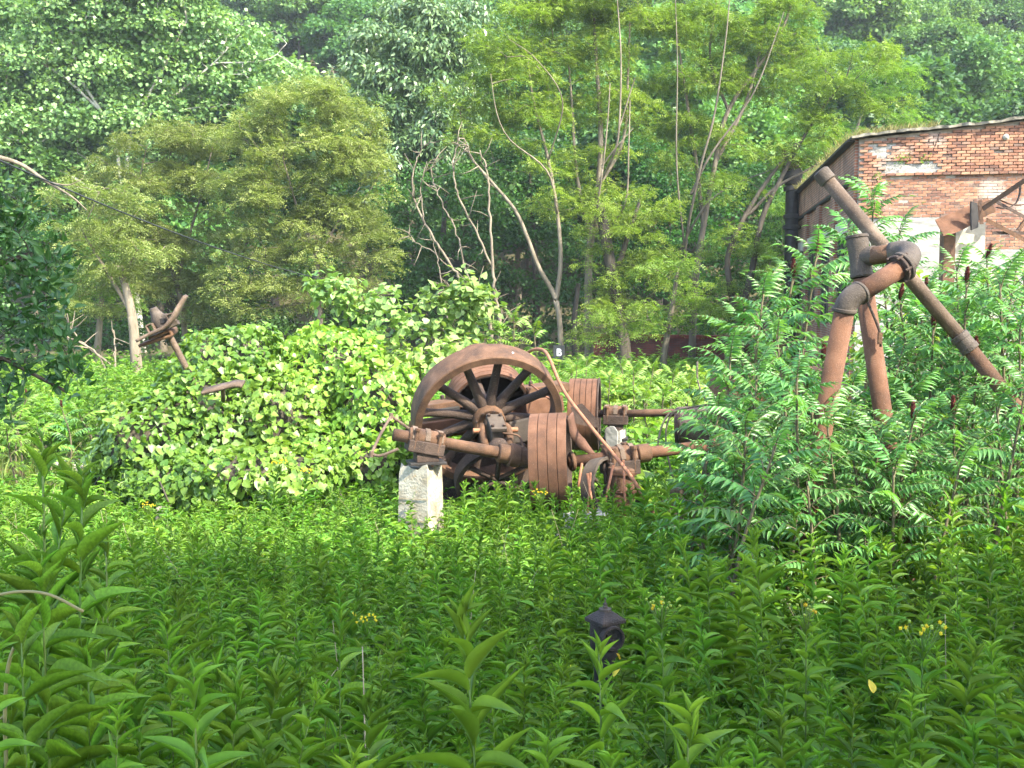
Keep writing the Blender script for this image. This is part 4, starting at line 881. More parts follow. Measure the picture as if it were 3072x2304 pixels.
# bright rusted boiler plates inside the sumac
for px_, py_, d_, sz in ((2330, 1180, 13.5, (1.1, .6, .9)), (2030, 1530, 11.2, (.22, .05, .35)), (2310, 1270, 12.8, (.8, .5, .5))):
    pass
c = P(2310, 1200, 13.8); t, o_ = thing('rusted_tank', (c[0], c[1], -3.2), 'bright orange rusted tank glimpsed through sumac fronds', 'tank')
mb = MB(); mb.lathe(c - np.array([.7, 0, 0]), (1, .15, 0), [(0, .30), (.04, .42), (1.36, .42), (1.4, .3)], 32); mb.build('shell', M['rustred'], t, off=o_)
for q in (-.4, .4): mb = MB(); mb.lathe(c + np.array([q, q * .15, 0]), (1, .15, 0), [(0, .43), (.05, .43)], 32); mb.build('band', M['rust'], t, off=o_)
for q in (-.5, .5): mb = MB(); mb.box((c[0] + q, c[1], (c[2] - 3.2) / 2 - .2), (.12, .5, c[2] + 2.8)); mb.build('leg', M['rustdark'], t, off=o_)
c = P(2030, 1500, 11.6); t, o_ = thing('leaning_plate', (c[0], c[1], -3.2), 'plain rusty steel plate standing among weeds under the sumac', 'plate')
mb = MB(); mb.box((c[0], c[1], c[2] - .28), (.24, .03, .85), (1, .15, 0), (0, 1, .1), (0, -.1, 1)); mb.build('sheet', M['pipe'], t, off=o_, bevel=.004)
mb = MB(); mb.box((c[0] + .16, c[1] + .1, c[2] - .5), (.05, .05, .6)); mb.build('post', M['rustdark'], t, off=o_)

# concrete piers
def pier(name, pts_top, w_, dpt, zb, label, c, taper=1.12, seed=1, mat='conc'):
    rg = rngs(seed); t, o_ = thing(name, (c[0], c[1], zb), label, 'pier'); mb = MB(); n = 14; h = c[2] - zb
    yaw = math.radians(-24); ux = np.array([math.cos(yaw), math.sin(yaw), 0]); uy = np.array([-math.sin(yaw), math.cos(yaw), 0])
    per = []; 
    for (x0, y0), (x1, y1) in zip(((-1, -1), (1, -1), (1, 1), (-1, 1)), ((1, -1), (1, 1), (-1, 1), (-1, -1))):
        for k in range(6): per.append((x0 + (x1 - x0) * k / 6, y0 + (y1 - y0) * k / 6))
    per = np.array(per); m = len(per); rows = []
    for q in range(n):
        f = q / (n - 1); tp = taper + (1 - taper) * f
        jit = rg.normal(size=(m, 1)) * (.004 + (.02 if q == n - 1 else 0)); zj = (rg.uniform(-.10, .02, m) if q == n - 1 else np.zeros(m))
        rows.append(np.array([c[0], c[1], zb]) + (ux * per[:, :1] * w_ / 2 + uy * per[:, 1:] * dpt / 2) * (tp + jit) + UP * (h * f + zj)[:, None])
    v = np.concatenate(rows); i = np.arange(m); j = (i + 1) % m
    qf = np.concatenate([np.stack([q * m + i, q * m + j, (q + 1) * m + j, (q + 1) * m + i], 1) for q in range(n - 1)])
    mb.add(v, [qf, i + (n - 1) * m], smooth=False); mb.build('block', M[mat], t, off=o_)
    return t, o_, ux, uy
c = P(1262, 1388, 12.62); pt, po, ux, uy = pier('concrete_pier', None, .37, .36, -3.3, 'tall stained white concrete pier carrying the left bearing', c, 1.16, 3)
# flaking cap and corner spall
for dz in (-.40, -.66): mb = MB(); mb.box(c + UP * dz - uy * (.188 + .024 * -dz), (.38, .008, .006), ux + UP * .03, uy, UP); mb.build('form_line', M['litter'], pt, off=po)
c = P(1847, 1282, 15.45); pt, po, ux, uy = pier('concrete_pier', None, .235, .26, -3.3, 'small cracked grey concrete pier under the far bearing', c, 1.1, 5, 'concrough')
mb = MB(); mb.prism([(-.07, -.28), (-.09, -.1), (-.08, .0), (-.03, .055), (.03, .05), (.08, -.01), (.085, -.15), (.08, -.3)], c - uy * .15 - UP * .02, ux, UP, -uy, .03); mb.build('mortar_crust', M['plaster'], pt, off=po)
c = P(1760, 1530, 12.2); pier('concrete_footing', None, .42, .4, -3.3, 'low crumbling concrete footing below the big belt pulley', c, 1.1, 7, 'concrough')
c = P(1700, 1600, 11.9); pier('concrete_footing', None, .5, .4, -3.3, 'flat broken concrete slab beside the low footing', c, 1.1, 8, 'concrough')

# wreckage under the pulleys
c = P(1820, 1470, 12.9); t, o_ = thing('bent_iron_wheel', (c[0], c[1], -3.2), 'tilted grey iron wheel with bent rim below the shaft', 'wheel')
ax = nrm(np.array([.75, -.6, .2])); mb = MB(); mb.lathe(c, ax, [(-.10, .36), (-.10, .40), (.08, .40), (.08, .36)], 48, closed=True); mb.build('rim', M['iron'], t, off=o_); u, v_ = mb.frame(ax)
for q in range(6):
    a = q * math.pi / 3 + .4; mb = MB(); mb.tube([c, c + (u * math.cos(a) + v_ * math.sin(a)) * .37], .025, 6); mb.build('spoke', M['rustdark'], t, off=o_)
mb = MB(); mb.lathe(c, ax, [(-.12, .07), (.12, .07)], 16); mb.build('hub', M['rustdark'], t, off=o_)
c = P(1862, 1480, 12.8); t, o_ = thing('gear_housing', (c[0], c[1], -3.2), 'rusty box shaped gear housing below the right bearing', 'housing')
mb = MB(); mb.box(c, (.26, .3, .62), (1, .2, 0), (-.2, 1, 0)); mb.build('case', M['rust'], t, off=o_, bevel=.02)
for dz in (.26, .05, -.12): mb = MB(); mb.box(c + np.array([.02, -.165, dz]), (.30, .03, .03)); mb.build('rib', M['rustred'], t, off=o_)
mb = MB(); mb.box(c + np.array([.05, 0, -.55]), (.22, .22, .5)); mb.build('foot', M['rustdark'], t, off=o_)
RODS = [((1762, 1420), (1778, 1520), 12.4), ((1772, 1418), (1764, 1522), 12.45), ((1746, 1390), (1738, 1440), 12.5), ((1840, 1395), (1812, 1520), 12.5), ((1870, 1380), (1875, 1500), 12.55)]
for k, (a, b_, d_) in enumerate(RODS):
    mb = MB(); a_ = P(*a, d_); b2 = P(*b_, d_ - .1); mb.tube([a_, b2, b2 + (b2 - a_) * .4], [.016, .016, .014], 6)
    tag(mb.build('iron_rod', M['copper'], None), 'thin rusty rod standing in the wreckage under the pulleys', 'rod', 'rods under the pulleys')
# bent copper coloured pipe crossing in front
mb = MB(); mb.tube(smooth_path([P(1582, 1058, 14.6), P(1600, 1049, 14.4), P(1628, 1050, 14.2), P(1648, 1075, 13.9), P(1690, 1170, 13.3), P(1760, 1265, 12.7), P(1850, 1375, 12.2), P(1900, 1440, 12.0), P(1960, 1540, 11.9), P(1985, 1600, 11.9)]), .022, 8)
tag(mb.build('bent_pipe', M['copper'], None), 'long thin copper coloured pipe slanting across the pulleys', 'pipe')
mb = MB(); p_ = [P(1235, 1292, 12.9), P(1173, 1248, 12.75), P(1140, 1305, 12.5), P(1114, 1362, 12.3), P(1142, 1367, 12.3), P(1195, 1347, 12.3)]
mb.tube(smooth_path([p_[0], (p_[0] + p_[1]) / 2, p_[1]], 4), .018, 8); mb.tube([p_[1], p_[2], p_[3]], .018, 8); mb.tube(smooth_path(p_[3:], 5), .018, 8)
for q in (1, 3): mb.lathe(p_[q] - UP * .035, UP, [(0, .026), (.07, .026)], 10)
tag(mb.build('bent_pipe', M['pipe'], None), 'bent thin pipe with elbows left of the tall pier', 'pipe')
# tilted shaft with belt pulley remains, left, sticking out of the vines
k = 1 / 4.365; c5 = lambda x, y, d=15.0: P(380 + x * k, 860 + y * k, d)
t, o_ = thing('tilted_shaft', (c5(900, 1300)[0], 15.1, -3.2), 'tilted rusty shaft with broken wooden pulley half sticking out of vines', 'shaft')
A = c5(560, 640); B_ = c5(880, 1250, 15.15); ext = B_ + (B_ - A) * 2.2
mb = MB(); mb.tube([A - (B_ - A) * .28, A, B_, ext], .045, 16); mb.build('rod', M['pipe'], t, off=o_); SD = nrm(A - B_); SX = nrm(np.cross(SD, np.array([0, 1., 0]))); SY = np.cross(SX, SD)
mb = MB(); mb.ribbon(smooth_path([c5(165, 690, 14.8), c5(330, 605, 14.8), c5(490, 535, 14.8), c5(600, 430, 14.8), c5(700, 250, 14.8), c5(775, 120, 14.8)]), (0, 1, .15), np.interp(np.linspace(0, 1, 31), [0, .6, 1], [.28, .31, .13]), .045); mb.build('curved_arm', M['pipe'], t, off=o_)
mb = MB(); mb.ribbon(smooth_path([c5(200, 755), c5(330, 715), c5(480, 665), c5(600, 625), c5(618, 595), c5(590, 560), c5(470, 610), c5(330, 660)]), (0, 1, .15), .28, .04); mb.build('belt_loop', M['rust'], t, off=o_)
hc = c5(455, 470); mb = MB(); mb.lathe(c5(490, 560), SD, [(0, .10), (.17, .10), (.22, .085), (.28, .06), (.33, .055), (.33, .03)], 16); mb.build('hub', M['iron'], t, off=o_)
mb = MB(); mb.box(c5(490, 440, 14.95), (.15, .10, .17), nrm(np.array([1, 0, .25])), (0, 1, 0), nrm(np.array([-.25, 0, 1]))); mb.build('clamp', M['iron'], t, off=o_, bevel=.02)
mb = MB(); mb.box(c5(470, 445, 14.885), (.06, .02, .065), nrm(np.array([1, 0, .25])), (0, 1, 0), nrm(np.array([-.25, 0, 1]))); mb.build('key_slot_shade', M['black'], t, off=o_)  # black plate on the clamp face, standing in for shade in the square hole
for x_, y_ in ((320, 545), (585, 410)):
    mb = MB(); q = c5(x_, y_, 14.87); e1 = nrm(np.array([1, 0, .45])); e2 = nrm(np.array([-.45, 0, 1]))
    for sx in (-1, 1): mb.box(q + e1 * sx * .042, (.02, .09, .12), e1, (0, 1, 0), e2); mb.box(q + e2 * sx * .055, (.07, .09, .02), e1, (0, 1, 0), e2)
    mb.build('bracket', M['pipe'], t, off=o_, bevel=.006)
mb = MB(); mb.box(c5(620, 490, 14.87), (.14, .1, .065), e1, (0, 1, 0), e2); mb.build('nut', M['iron'], t, off=o_, bevel=.008)
mb = MB(); mb.ribbon(smooth_path([c5(1000, 1370, 14.5), c5(1150, 1335, 14.5), c5(1300, 1300, 14.5), c5(1420, 1270, 14.5), c5(1530, 1275, 14.5)]), (0, 1, .3), .2, .04); mb.tube([c5(1260, 1310, 14.55), c5(1265, 1500, 14.9)], .03, 8)
tag(mb.build('curved_bracket', M['pipe'], None), 'curved iron bracket lying on the vines under the tilted shaft', 'bracket')
M['postiron'] = solidmat('post_iron', [(.3, (.018, .014, .012)), (.55, (.036, .027, .022)), (.75, (.06, .042, .032))], 9, bump=.5, bscale=90, rough=.75)
# foreground post box: capped iron fitting
FD = 6.1; c = P(1815, 1900, FD); t, o_ = thing('valve_post', (c[0], c[1], float(gz(c[0], c[1])) - .05), 'small dark iron lantern shaped valve post in the weeds', 'valve post'); k = pxm(FD)
ya = math.radians(33); ux = np.array([math.cos(ya), math.sin(ya), 0]); uy = np.array([-math.sin(ya), math.cos(ya), 0]); zt = P(1815, 1866, FD)[2]
H = 72 * k; mb = MB(); rows = []; n = 20
mb.lathe(c + UP * (zt - c[2] - H - .03), UP, [(0, .058), (.012, .078), (.03, .086), (H + .03, .088)], 28); mb.build('body', M['postiron'], t, off=o_)
mb = MB(); mb.box((c[0], c[1], zt + .012), (.172, .172, .026), ux, uy, UP)
mb.box((c[0], c[1], zt + .025 + .022), (.166, .166, .044), ux, uy, UP, taper=.34); cap = mb.build('cap', M['postiron'], t, off=o_, bevel=.006)
mb = MB(); mb.lathe((c[0], c[1], zt + .066), UP, [(0, .036), (.014, .036), (.014, .015), (.026, .015), (.03, .011), (.045, .011), (.048, .005), (.075, .005)], 16); mb.build('finial', M['iron'], t, off=o_)
fd = nrm(np.array([.36, -.93, 0])); fc = np.array([c[0], c[1], zt - H * .50]) + fd * .060
mb = MB(); mb.lathe(fc, fd, [(0, .066), (.04, .068), (.048, .066), (.048, .056), (.030, .052), (.026, .0)], 28); fl = mb.build('dial_face', M['black'], t, off=o_)
mb = MB(); mb.lathe(fc + fd * .012, fd, [(.0, .070), (.042, .070), (.042, .058), (.0, .058)], 28, closed=True); mb.build('bezel', M['postiron'], t, off=o_)
mb = MB(); mb.lathe(fc + fd * .028 - UP * .02, fd, [(0, .015), (.012, .012)], 10); mb.lathe(fc + fd * .028 + UP * .012 + nrm(np.cross(fd, UP)) * .03, fd, [(0, .010), (.01, .008)], 8); mb.build('latch', M['postiron'], t, off=o_)
zb = zt - H - .03; mb = MB(); mb.lathe((c[0], c[1], o_[2]), UP, [(0, .062), (zb - o_[2] - .03, .062), (zb - o_[2] - .03, .075), (zb - o_[2] + .01, .075)], 24); mb.build('post', M['black'], t, off=o_)

# ------------------------------------------------------------------ tall pipework on the right
def elbow(mb, p0, pm, p1, r, n=9, seg=24):
    u = np.linspace(0, 1, n)[:, None]; mb.tube((1 - u) ** 2 * p0 + 2 * u * (1 - u) * pm + u * u * p1, r, seg)
def flangeat(t, o_, p, d, r, mat='iron', w_=.03): mb = MB(); mb.lathe(np.asarray(p) - nrm(d) * w_ / 2, d, [(0, r - .006), (.005, r), (w_ - .005, r), (w_, r - .006)], 28); mb.build('flange', M[mat], t, off=o_)
D = 9.2; k = pxm(D)
t, o_ = thing('bent_pipework', (P(2560, 1400, D)[0], D, -3.1), 'rusty iron pipes joined by a tee and thick elbows among the sumac', 'pipework')
tee_t = P(2571, 712, D + .25); tee_b = P(2586, 832, D + .2); br = P(2584, 772, D + .22); dirT = nrm(tee_t - tee_b)
mb = MB(); mb.lathe(tee_b, dirT, [(0, .092), (.04, .096), (.10, .088), (.25, .088), (.29, .096), (np.linalg.norm(tee_t - tee_b), .090), (np.linalg.norm(tee_t - tee_b), .07), (.2, .07)], 28)
mb.tube([br, P(2625, 765, D + .12)], [.085, .083], 24); mb.build('tee', M['iron'], t, off=o_)
flangeat(t, o_, tee_t, dirT, .100); flangeat(t, o_, tee_b + dirT * .02, dirT, .098)
e0 = P(2690, 757, D - .05); mb = MB(); mb.tube([P(2600, 770, D + .18), e0], .078, 24); mb.build('pipe', M['rust'], t, off=o_)
pa = P(2708, 800, D - .42); pdir = nrm(P(2560, 888, D - .62) - pa)
mb = MB(); elbow(mb, P(2676, 758, D - .02), P(2762, 742, D - .20), pa, .090, 14); mb.build('elbow', M['iron'], t, off=o_)
flangeat(t, o_, pa, pdir, .125, w_=.035); flangeat(t, o_, pa + pdir * .045, pdir, .118, 'rustdark', w_=.03)
for q in range(6):
    a = q * math.pi / 3; u, v_ = MB().frame(pdir); mb = MB(); mb.lathe(pa + (u * math.cos(a) + v_ * math.sin(a)) * .112 - pdir * .03, pdir, [(0, .012), (.11, .012)], 6); mb.build('bolt', M['rustdark'], t, off=o_)
pb = P(2572, 884, D - .62); mb = MB(); mb.tube([pa, pb], .078, 28); mb.build('pipe', M['rustred'], t, off=o_)
pc = P(2532, 938, D - .62); mb = MB(); elbow(mb, P(2584, 876, D - .62), P(2540, 892, D - .64), pc, .088, 10); mb.build('elbow', M['iron'], t, off=o_)
flangeat(t, o_, P(2580, 879, D - .62), pdir, .097); flangeat(t, o_, P(2533, 930, D - .62), pc - P(2540, 892, D - .64), .098)
dd = nrm(P(2462, 1320, D - .50) - pc); L_ = (pc[2] + 3.1) / -dd[2]
mb = MB(); mb.tube([pc, pc + dd * L_], .080, 28); mb.build('pipe', M['rustred'], t, off=o_)
va = P(2588, 834, D + .2); vd = nrm(P(2662, 1330, D + .1) - va); mb = MB(); mb.tube([va, va + vd * ((va[2] + 3.1) / -vd[2])], .080, 28); mb.build('pipe', M['rustred'], t, off=o_)
mb = MB(); mb.tube(smooth_path([P(2600, 900, D + .06), P(2622, 950, D + .04), P(2640, 1000, D + .03), P(2642, 1040, D + .04)]), .012, 8); mb.build('conduit', M['rustdark'], t, off=o_)
mb = MB(); mb.box(P(2640, 1015, D + .03), (.035, .03, .10)); mb.build('clip', M['rust'], t, off=o_)
A = P(2468, 524, 10.0); B_ = P(2894, 1028, 9.6); E = P(3120, 1310, 9.4)
t, o_ = thing('diagonal_pipe', (E[0], E[1], -3.1), 'long speckled pipe slanting down behind the elbow to the right', 'pipe')
dv = nrm(B_ - A); far = B_ + nrm(E - B_) * ((B_[2] + 3.0) / -nrm(E - B_)[2])
mb = MB(); mb.tube([A, B_], .064, 24); mb.build('pipe', M['pipe'], t, off=o_)
mb = MB(); mb.tube([B_, far], .066, 24); mb.build('pipe', M['rust'], t, off=o_)
mb = MB(); mb.lathe(A - dv * .045, dv, [(0, .060), (.015, .079), (.12, .080), (.13, .066)], 24); mb.build('end_cap', M['iron'], t, off=o_)
mb = MB(); mb.lathe(B_ - dv * .09, dv, [(0, .07), (.005, .083), (.05, .085), (.055, .079), (.13, .079), (.135, .085), (.175, .083), (.18, .07)], 24); mb.build('coupling', M['iron'], t, off=o_)

# cable coming down from the left
def cab(p, q, sag, r, lab):
    a = np.asarray(p); b = np.asarray(q); u = np.linspace(0, 1, 24)[:, None]; pts = a + (b - a) * u - UP * sag * 4 * u * (1 - u)
    mb = MB(); mb.tube(pts, r, 6); tag(mb.build('cable', M['blackpaint'], None), lab, 'cable')
cab(P(-60, 455, 21), P(985, 842, 41.5), .25, .018, 'black cable slanting down in front of the left locusts')
# debris on the left: pipes and plates on the ground
for a, b_, d_, r, lb in (((-40, 1412), (92, 1424), 19.3, .06, 'rusty pipe lying across the weeds below the hanging branch'), ((175, 1393), (258, 1400), 19.8, .035, 'thin rusty pipe lying beside the vine mound'),
                     ((245, 1555), (300, 1530), 15.2, .022, 'short rusty rod poking up from the weeds beside a plate')):
    mb = MB(); a_ = P(*a, d_); b2 = P(*b_, d_ + .2); mb.tube([a_, b2], r, 12); mb.lathe(b2, b2 - a_, [(-.04, r * 1.3), (.02, r * 1.3)], 12); tag(mb.build('rusty_pipe', M['rust'], None), lb, 'pipe')
c = P(215, 1500, 16.6); mb = MB(); mb.box(c - UP * .06, (.85, .9, .05), (1, .2, -.15), (-.2, 1, .1), (.1, -.1, 1)); mb.box(c - UP * .2, (.7, .7, .24), (1, .2, 0), (-.2, 1, 0))
tag(mb.build('rusty_plate', M['rust'], None, bevel=.01), 'flat rusty plate left of the vine mound', 'plate')
c = P(225, 1385, 20.2); mb = MB(); mb.box((c[0], c[1], c[2] - .25), (1.3, .7, .5), (1, .1, 0), (-.1, 1, 0)); tag(mb.build('concrete_block', M['concrough'], None, bevel=.03), 'pale concrete block low beside the vine mound', 'block')
c = P(488, 1520, 13.6); mb = MB(); mb.box((c[0], c[1], c[2] / 2 - 1.65), (.24, .24, c[2] + 3.3), (1, .3, 0), (-.3, 1, 0), taper=.7); tag(mb.build('concrete_stub', M['conc'], None, bevel=.03), 'narrow white concrete stub in front of the vine mound', 'block')
c = P(1100, 1660, 12.6); mb = MB(); mb.box((c[0], c[1], c[2] - .15), (.3, .3, .45), (1, .3, .1), (-.3, 1, 0)); tag(mb.build('brown_stone', M['litter'], None, bevel=.04), 'brown stone block in the weeds left of the tall pier', 'stone')
#PLANTS

# ------------------------------------------------------------------ bare arching tree
def bare_tree(px0, d, lines, label, mat='barkpale'):
    t, o_ = thing('bare_tree', ground_base(px0, d), label, 'dead tree'); mb = MB(); rg = rngs(int(px0))
    tr = [(np.array([P(x, y, d + dd) for x, y, dd in [(p + (0,))[:3] for p in pts]]), r0, r1) for pts, r0, r1 in lines]
    tr[0] = (np.concatenate([[o_], tr[0][0]]), tr[0][1], tr[0][2])
    for pts, r0, r1 in tr:
        q = smooth_path(pts, 7); q[1:-1] += rg.normal(size=(len(q) - 2, 3)) * .022; mb.tube(q, np.linspace(r0 * .75, r1 * .6, len(q)), 7)
        for _ in range(max(4, len(q) // 3)):
            i = int(rg.integers(3, len(q) - 1)); L = rg.uniform(.3, 1.0); dr = nrm(q[i] - q[i - 1] + rdir(rg, 1)[0] * 1.2 + np.array([0, 0, .3]))
            mb.tube([q[i], q[i] + dr * L * .5, q[i] + dr * L + rdir(rg, 1)[0] * .15], [.022, .015, .006], 5)
    mb.build('trunk', M[mat], t, off=o_)
bare_tree(1480, 40, [([(1475, 1000), (1450, 900), (1385, 840), (1330, 760), (1270, 660), (1238, 570), (1245, 490), (1275, 440), (1310, 425)], .10, .02), ([(1410, 860), (1370, 700), (1330, 620), (1300, 540), (1295, 500), (1330, 470)], .05, .015),
               ([(1270, 660), (1262, 560), (1280, 500), (1310, 480)], .035, .012), ([(1440, 880), (1300, 760), (1235, 720), (1225, 690)], .035, .012)], 'bare grey tree with branches arching over to the left')
bare_tree(1500, 39, [([(1500, 980), (1485, 880), (1478, 800), (1470, 650), (1462, 530), (1440, 450)], .11, .04), ([(1478, 800), (1430, 700), (1380, 600), (1360, 520), (1370, 440), (1390, 415), (1420, 480), (1480, 560)], .06, .02)],
          'bare pale tree with an upright stem and one looping branch')
bare_tree(1345, 38, [([(1345, 1000), (1335, 900), (1315, 790), (1290, 700)], .05, .015), ([(1330, 880), (1360, 860)], .02, .01)], 'thin leafless snag rising above the round leaved bushes')
bare_tree(700 - 340, 36, [([(350, 1180), (345, 1050), (340, 990)], .07, .03), ([(350, 1180), (290, 1060), (200, 1010), (165, 990)], .06, .015), ([(340, 1100), (240, 1020), (190, 940)], .05, .015), ([(365, 1220), (310, 1150), (270, 1090)], .05, .015)],
          'dead grey tree with fallen limbs beside the vine mound')
mb = MB(); mb.tube(smooth_path([P(-40, 462, 30), P(60, 492, 30.2), P(140, 545, 30.3), P(215, 590, 30.4), P(262, 632, 30.5)]), np.linspace(.07, .012, 25), 8)
mb.tube(smooth_path([P(150, 548, 30.3), P(205, 555, 30.2), P(250, 535, 30.2)]), np.linspace(.03, .008, 13), 5); mb.tube(smooth_path([P(-60, 452, 30), P(-260, 520, 30), P(-420, 1000, 30), P(-450, 1300, 30)]), np.linspace(.12, .25, 19), 8)
tag(mb.build('bare_limb_tree', M['barkpale'], None), 'dead pale limb drooping from a tree on the left', 'dead tree')

# ------------------------------------------------------------------ sumac
SUN_Y = np.array([0, 0, 1.])
def frond_mesh(seed, L=.52, pairs=11, mat='sumac'):
    rg = rngs(seed); mb = MB(); n = 14; t = np.linspace(0, 1, n)
    th = .45 - t * rg.uniform(.9, 1.4); y = np.concatenate([[0], np.cumsum(np.cos(th[1:]))]) * L / n; z = np.concatenate([[0], np.cumsum(np.sin(th[1:]))]) * L / n
    bend = rg.uniform(-.12, .12); pts = np.stack([bend * t * t * L, y, z], 1); mb.tube(pts, np.linspace(.0055, .002, n), 4, 1, .5)
    tm = leaf_tmpl(1, 1, 5, .22, .5, .32)
    for s in (-1, 1):
        tt = np.linspace(.16, .96, pairs) + rg.normal(size=pairs) * .006; pos = np.stack([np.interp(tt, t, pts[:, k]) for k in range(3)], 1)
        fw_ = np.linspace(.35, .75, pairs); dr = np.stack([s * np.ones(pairs), fw_, -.30 - .25 * rg.random(pairs)], 1) + rg.normal(size=(pairs, 3)) * .10
        ll = .13 * L / .52 * np.sin(np.pi * np.clip(tt * .85 + .18, 0, 1)) ** .7 * rg.uniform(.85, 1.1, pairs)
        place(mb, tm, pos, dr, np.tile([0, 0, 1.], (pairs, 1)) + rg.normal(size=(pairs, 3)) * .2, ll * .27, ll, 0, np.clip(rg.normal(.5, .22, pairs), 0, 1))
    place(mb, tm, pts[-1:], np.array([[0, 1, -.5]]), np.array([[0, 0, 1.]]), .028, .10, 0, .6)
    return mb.mesh('frond', [M[mat], M['sumstem']])
FR = [frond_mesh(300 + k, .40 + .05 * (k % 5), 8 + k % 5) for k in range(9)]
M['sumacyel'] = leafmat('young_sumac_leaflet', (.085, .20, .022), (.20, .34, .045), rough=.4, tw=.38, spec=.4, rib=(.24, .36, .10))
FRY = [frond_mesh(320 + k, .50, mat='sumacyel') for k in range(4)]
def seed_mesh(seed):
    rg = rngs(seed); mb = MB(); n = 150; t = rg.random(n); r = .022 * np.sin(np.pi * np.clip(t * .9 + .08, 0, 1)) ** .7; a = rg.uniform(0, 6.28, n)
    mb.tube([[0, 0, 0], [0, 0, .03], [0, .003, .09], [.004, .006, .14], [.004, .006, .155]], [.008, .02, .021, .012, .003], 8)
    pos = np.stack([r * np.cos(a), r * np.sin(a), t * .15], 1); dr = np.stack([np.cos(a), np.sin(a), .5 + 0 * a], 1)
    place(mb, leaf_tmpl(1, 1, 2, .4, .3, .5), pos * np.array([.8, .8, 1]), dr, np.tile([0, 0, 1.], (n, 1)), .012, .014, 0, .5); return mb.mesh('seed_head', M['seed'])
SEED = [seed_mesh(340), seed_mesh(341)]
def set_mat(o, pos, y, up, s):
    R = frames(np.array([y]), np.array([up]))[0] * s; m = Matrix(((*R[0], pos[0]), (*R[1], pos[1]), (*R[2], pos[2]), (0, 0, 0, 1))); o.matrix_local = m
def sumac(px, py, d, seed, label, nf=15, s=1.0, young=False, seedh=False, base=None, group='sumac saplings around the pipes', lean=None):
    rg = rngs(seed); top = P(px, py, d); g = top + np.array([rg.uniform(-.35, .35), rg.uniform(-.1, .5), 0]) if base is None else base; g = np.array([g[0], g[1], float(gz(g[0], g[1])) - .05])
    t = empty('sumac_sapling', g); tag(t, label, 'sumac', group); mid = (g + top) / 2 + np.array([rg.uniform(-.12, .12), rg.uniform(-.1, .1), .1])
    path = smooth_path([g, mid, top], 8); H = top[2] - g[2]; mb = MB(); mb.tube(path, np.linspace(.022, .008, len(path)) * s, 7)
    mb.build('stem', M['sumstem'], t, off=g); fr = FRY if young else FR
    for q in range(nf):
        u = 1 - .72 * (q / nf) ** 1.25 * min(1.0, 1.7 / max(H, .6)); a = q * 2.4 + rg.uniform(-.25, .25)
        i = u * (len(path) - 1); pos = np.array([np.interp(i, np.arange(len(path)), path[:, k]) for k in range(3)])
        el = np.interp(q / nf, [0, .25, 1], [1.05, .55, .05]) + rg.uniform(-.15, .15)
        dr = np.array([math.cos(a) * math.cos(el), math.sin(a) * math.cos(el), math.sin(el)]); o = linked('frond', fr[int(rg.integers(len(fr)))], t)
        set_mat(o, pos - g, dr, np.array([0, 0, 1.]) + rg.normal(size=3) * .12, s * np.interp(q / nf, [0, .2, 1], [.6, .95, 1.15]) * rg.uniform(.85, 1.15))
    if seedh:
        o = linked('seed_head', SEED[seed % 2], t); set_mat(o, top - g, np.array([rg.uniform(-.4, .4), 1, .15]), np.array([rg.uniform(-.2, .2), -.2, 1.]), s * 1.0)
    return t
SL = ['sumac sapling with blue green fronds among the pipes', 'tall sumac sapling with a dark red seed head']
SU = [(2620, 590, 12.2, 0, 18), (2700, 690, 12.8, 0, 14), (2450, 760, 10.8, 1, 14), (2380, 830, 10.2, 1, 15), (2290, 880, 9.8, 0, 14), (2330, 1000, 9.0, 0, 15), (2230, 980, 10.2, 1, 14), (2190, 1070, 9.6, 0, 14), (2270, 1120, 8.6, 0, 15),
      (2160, 1230, 8.8, 0, 14), (2390, 1130, 8.2, 0, 16), (2240, 1290, 8.0, 0, 15), (2120, 1360, 8.6, 0, 13), (2330, 1330, 7.7, 0, 15), (2470, 1080, 9.9, 1, 13), (2480, 1260, 8.3, 0, 14), (2560, 1150, 10.4, 0, 13),
      (2700, 900, 10.9, 1, 15), (2780, 880, 11.4, 1, 15), (2870, 800, 11.8, 0, 15), (2960, 775, 12.2, 1, 15), (3050, 800, 11.2, 0, 14), (2900, 850, 10.8, 1, 14), (3000, 850, 10.4, 0, 15), (2800, 980, 10.5, 1, 14),
      (2700, 1080, 10.6, 0, 14), (2760, 1150, 9.9, 0, 13), (2930, 1060, 10.2, 1, 14), (3060, 980, 10.0, 0, 15), (2860, 1240, 8.8, 1, 14), (2830, 900, 12.5, 0, 15), (2930, 910, 12.6, 0, 15), (3040, 920, 12.4, 0, 15), (2760, 900, 12.8, 0, 14), (2860, 930, 12.2, 0, 15), (2970, 930, 12.2, 0, 15), (3070, 900, 12, 0, 15), (2700, 1000, 12.4, 0, 14), (2900, 880, 13.0, 0, 14), (3070, 830, 13, 0, 14), (2990, 1220, 9.0, 0, 14), (2740, 1260, 8.6, 1, 13), (2620, 1230, 10.2, 0, 12), (3080, 1150, 8.6, 0, 14),
      (2560, 1380, 8.6, 0, 12), (2420, 1430, 8.0, 0, 12), (2680, 1400, 8.2, 0, 12), (2200, 1430, 8.3, 0, 12), (2880, 1400, 8.3, 0, 12), (2550, 700, 13.2, 0, 13), (2650, 800, 12.6, 0, 13), (2850, 1140, 11.2, 0, 12), (3020, 1090, 11.4, 0, 12), (2350, 920, 11.0, 0, 13)]
_r = rngs(399)
for _ in range(12): SU.append((float(_r.uniform(3110, 3700)), float(_r.uniform(850, 1250)), float(_r.uniform(9.5, 13.5)), 0, 14))
for _ in range(20): SU.append((float(_r.uniform(2180, 3090)), float(_r.uniform(1120, 1430)), float(_r.uniform(8.3, 11.8)), 0, 14))
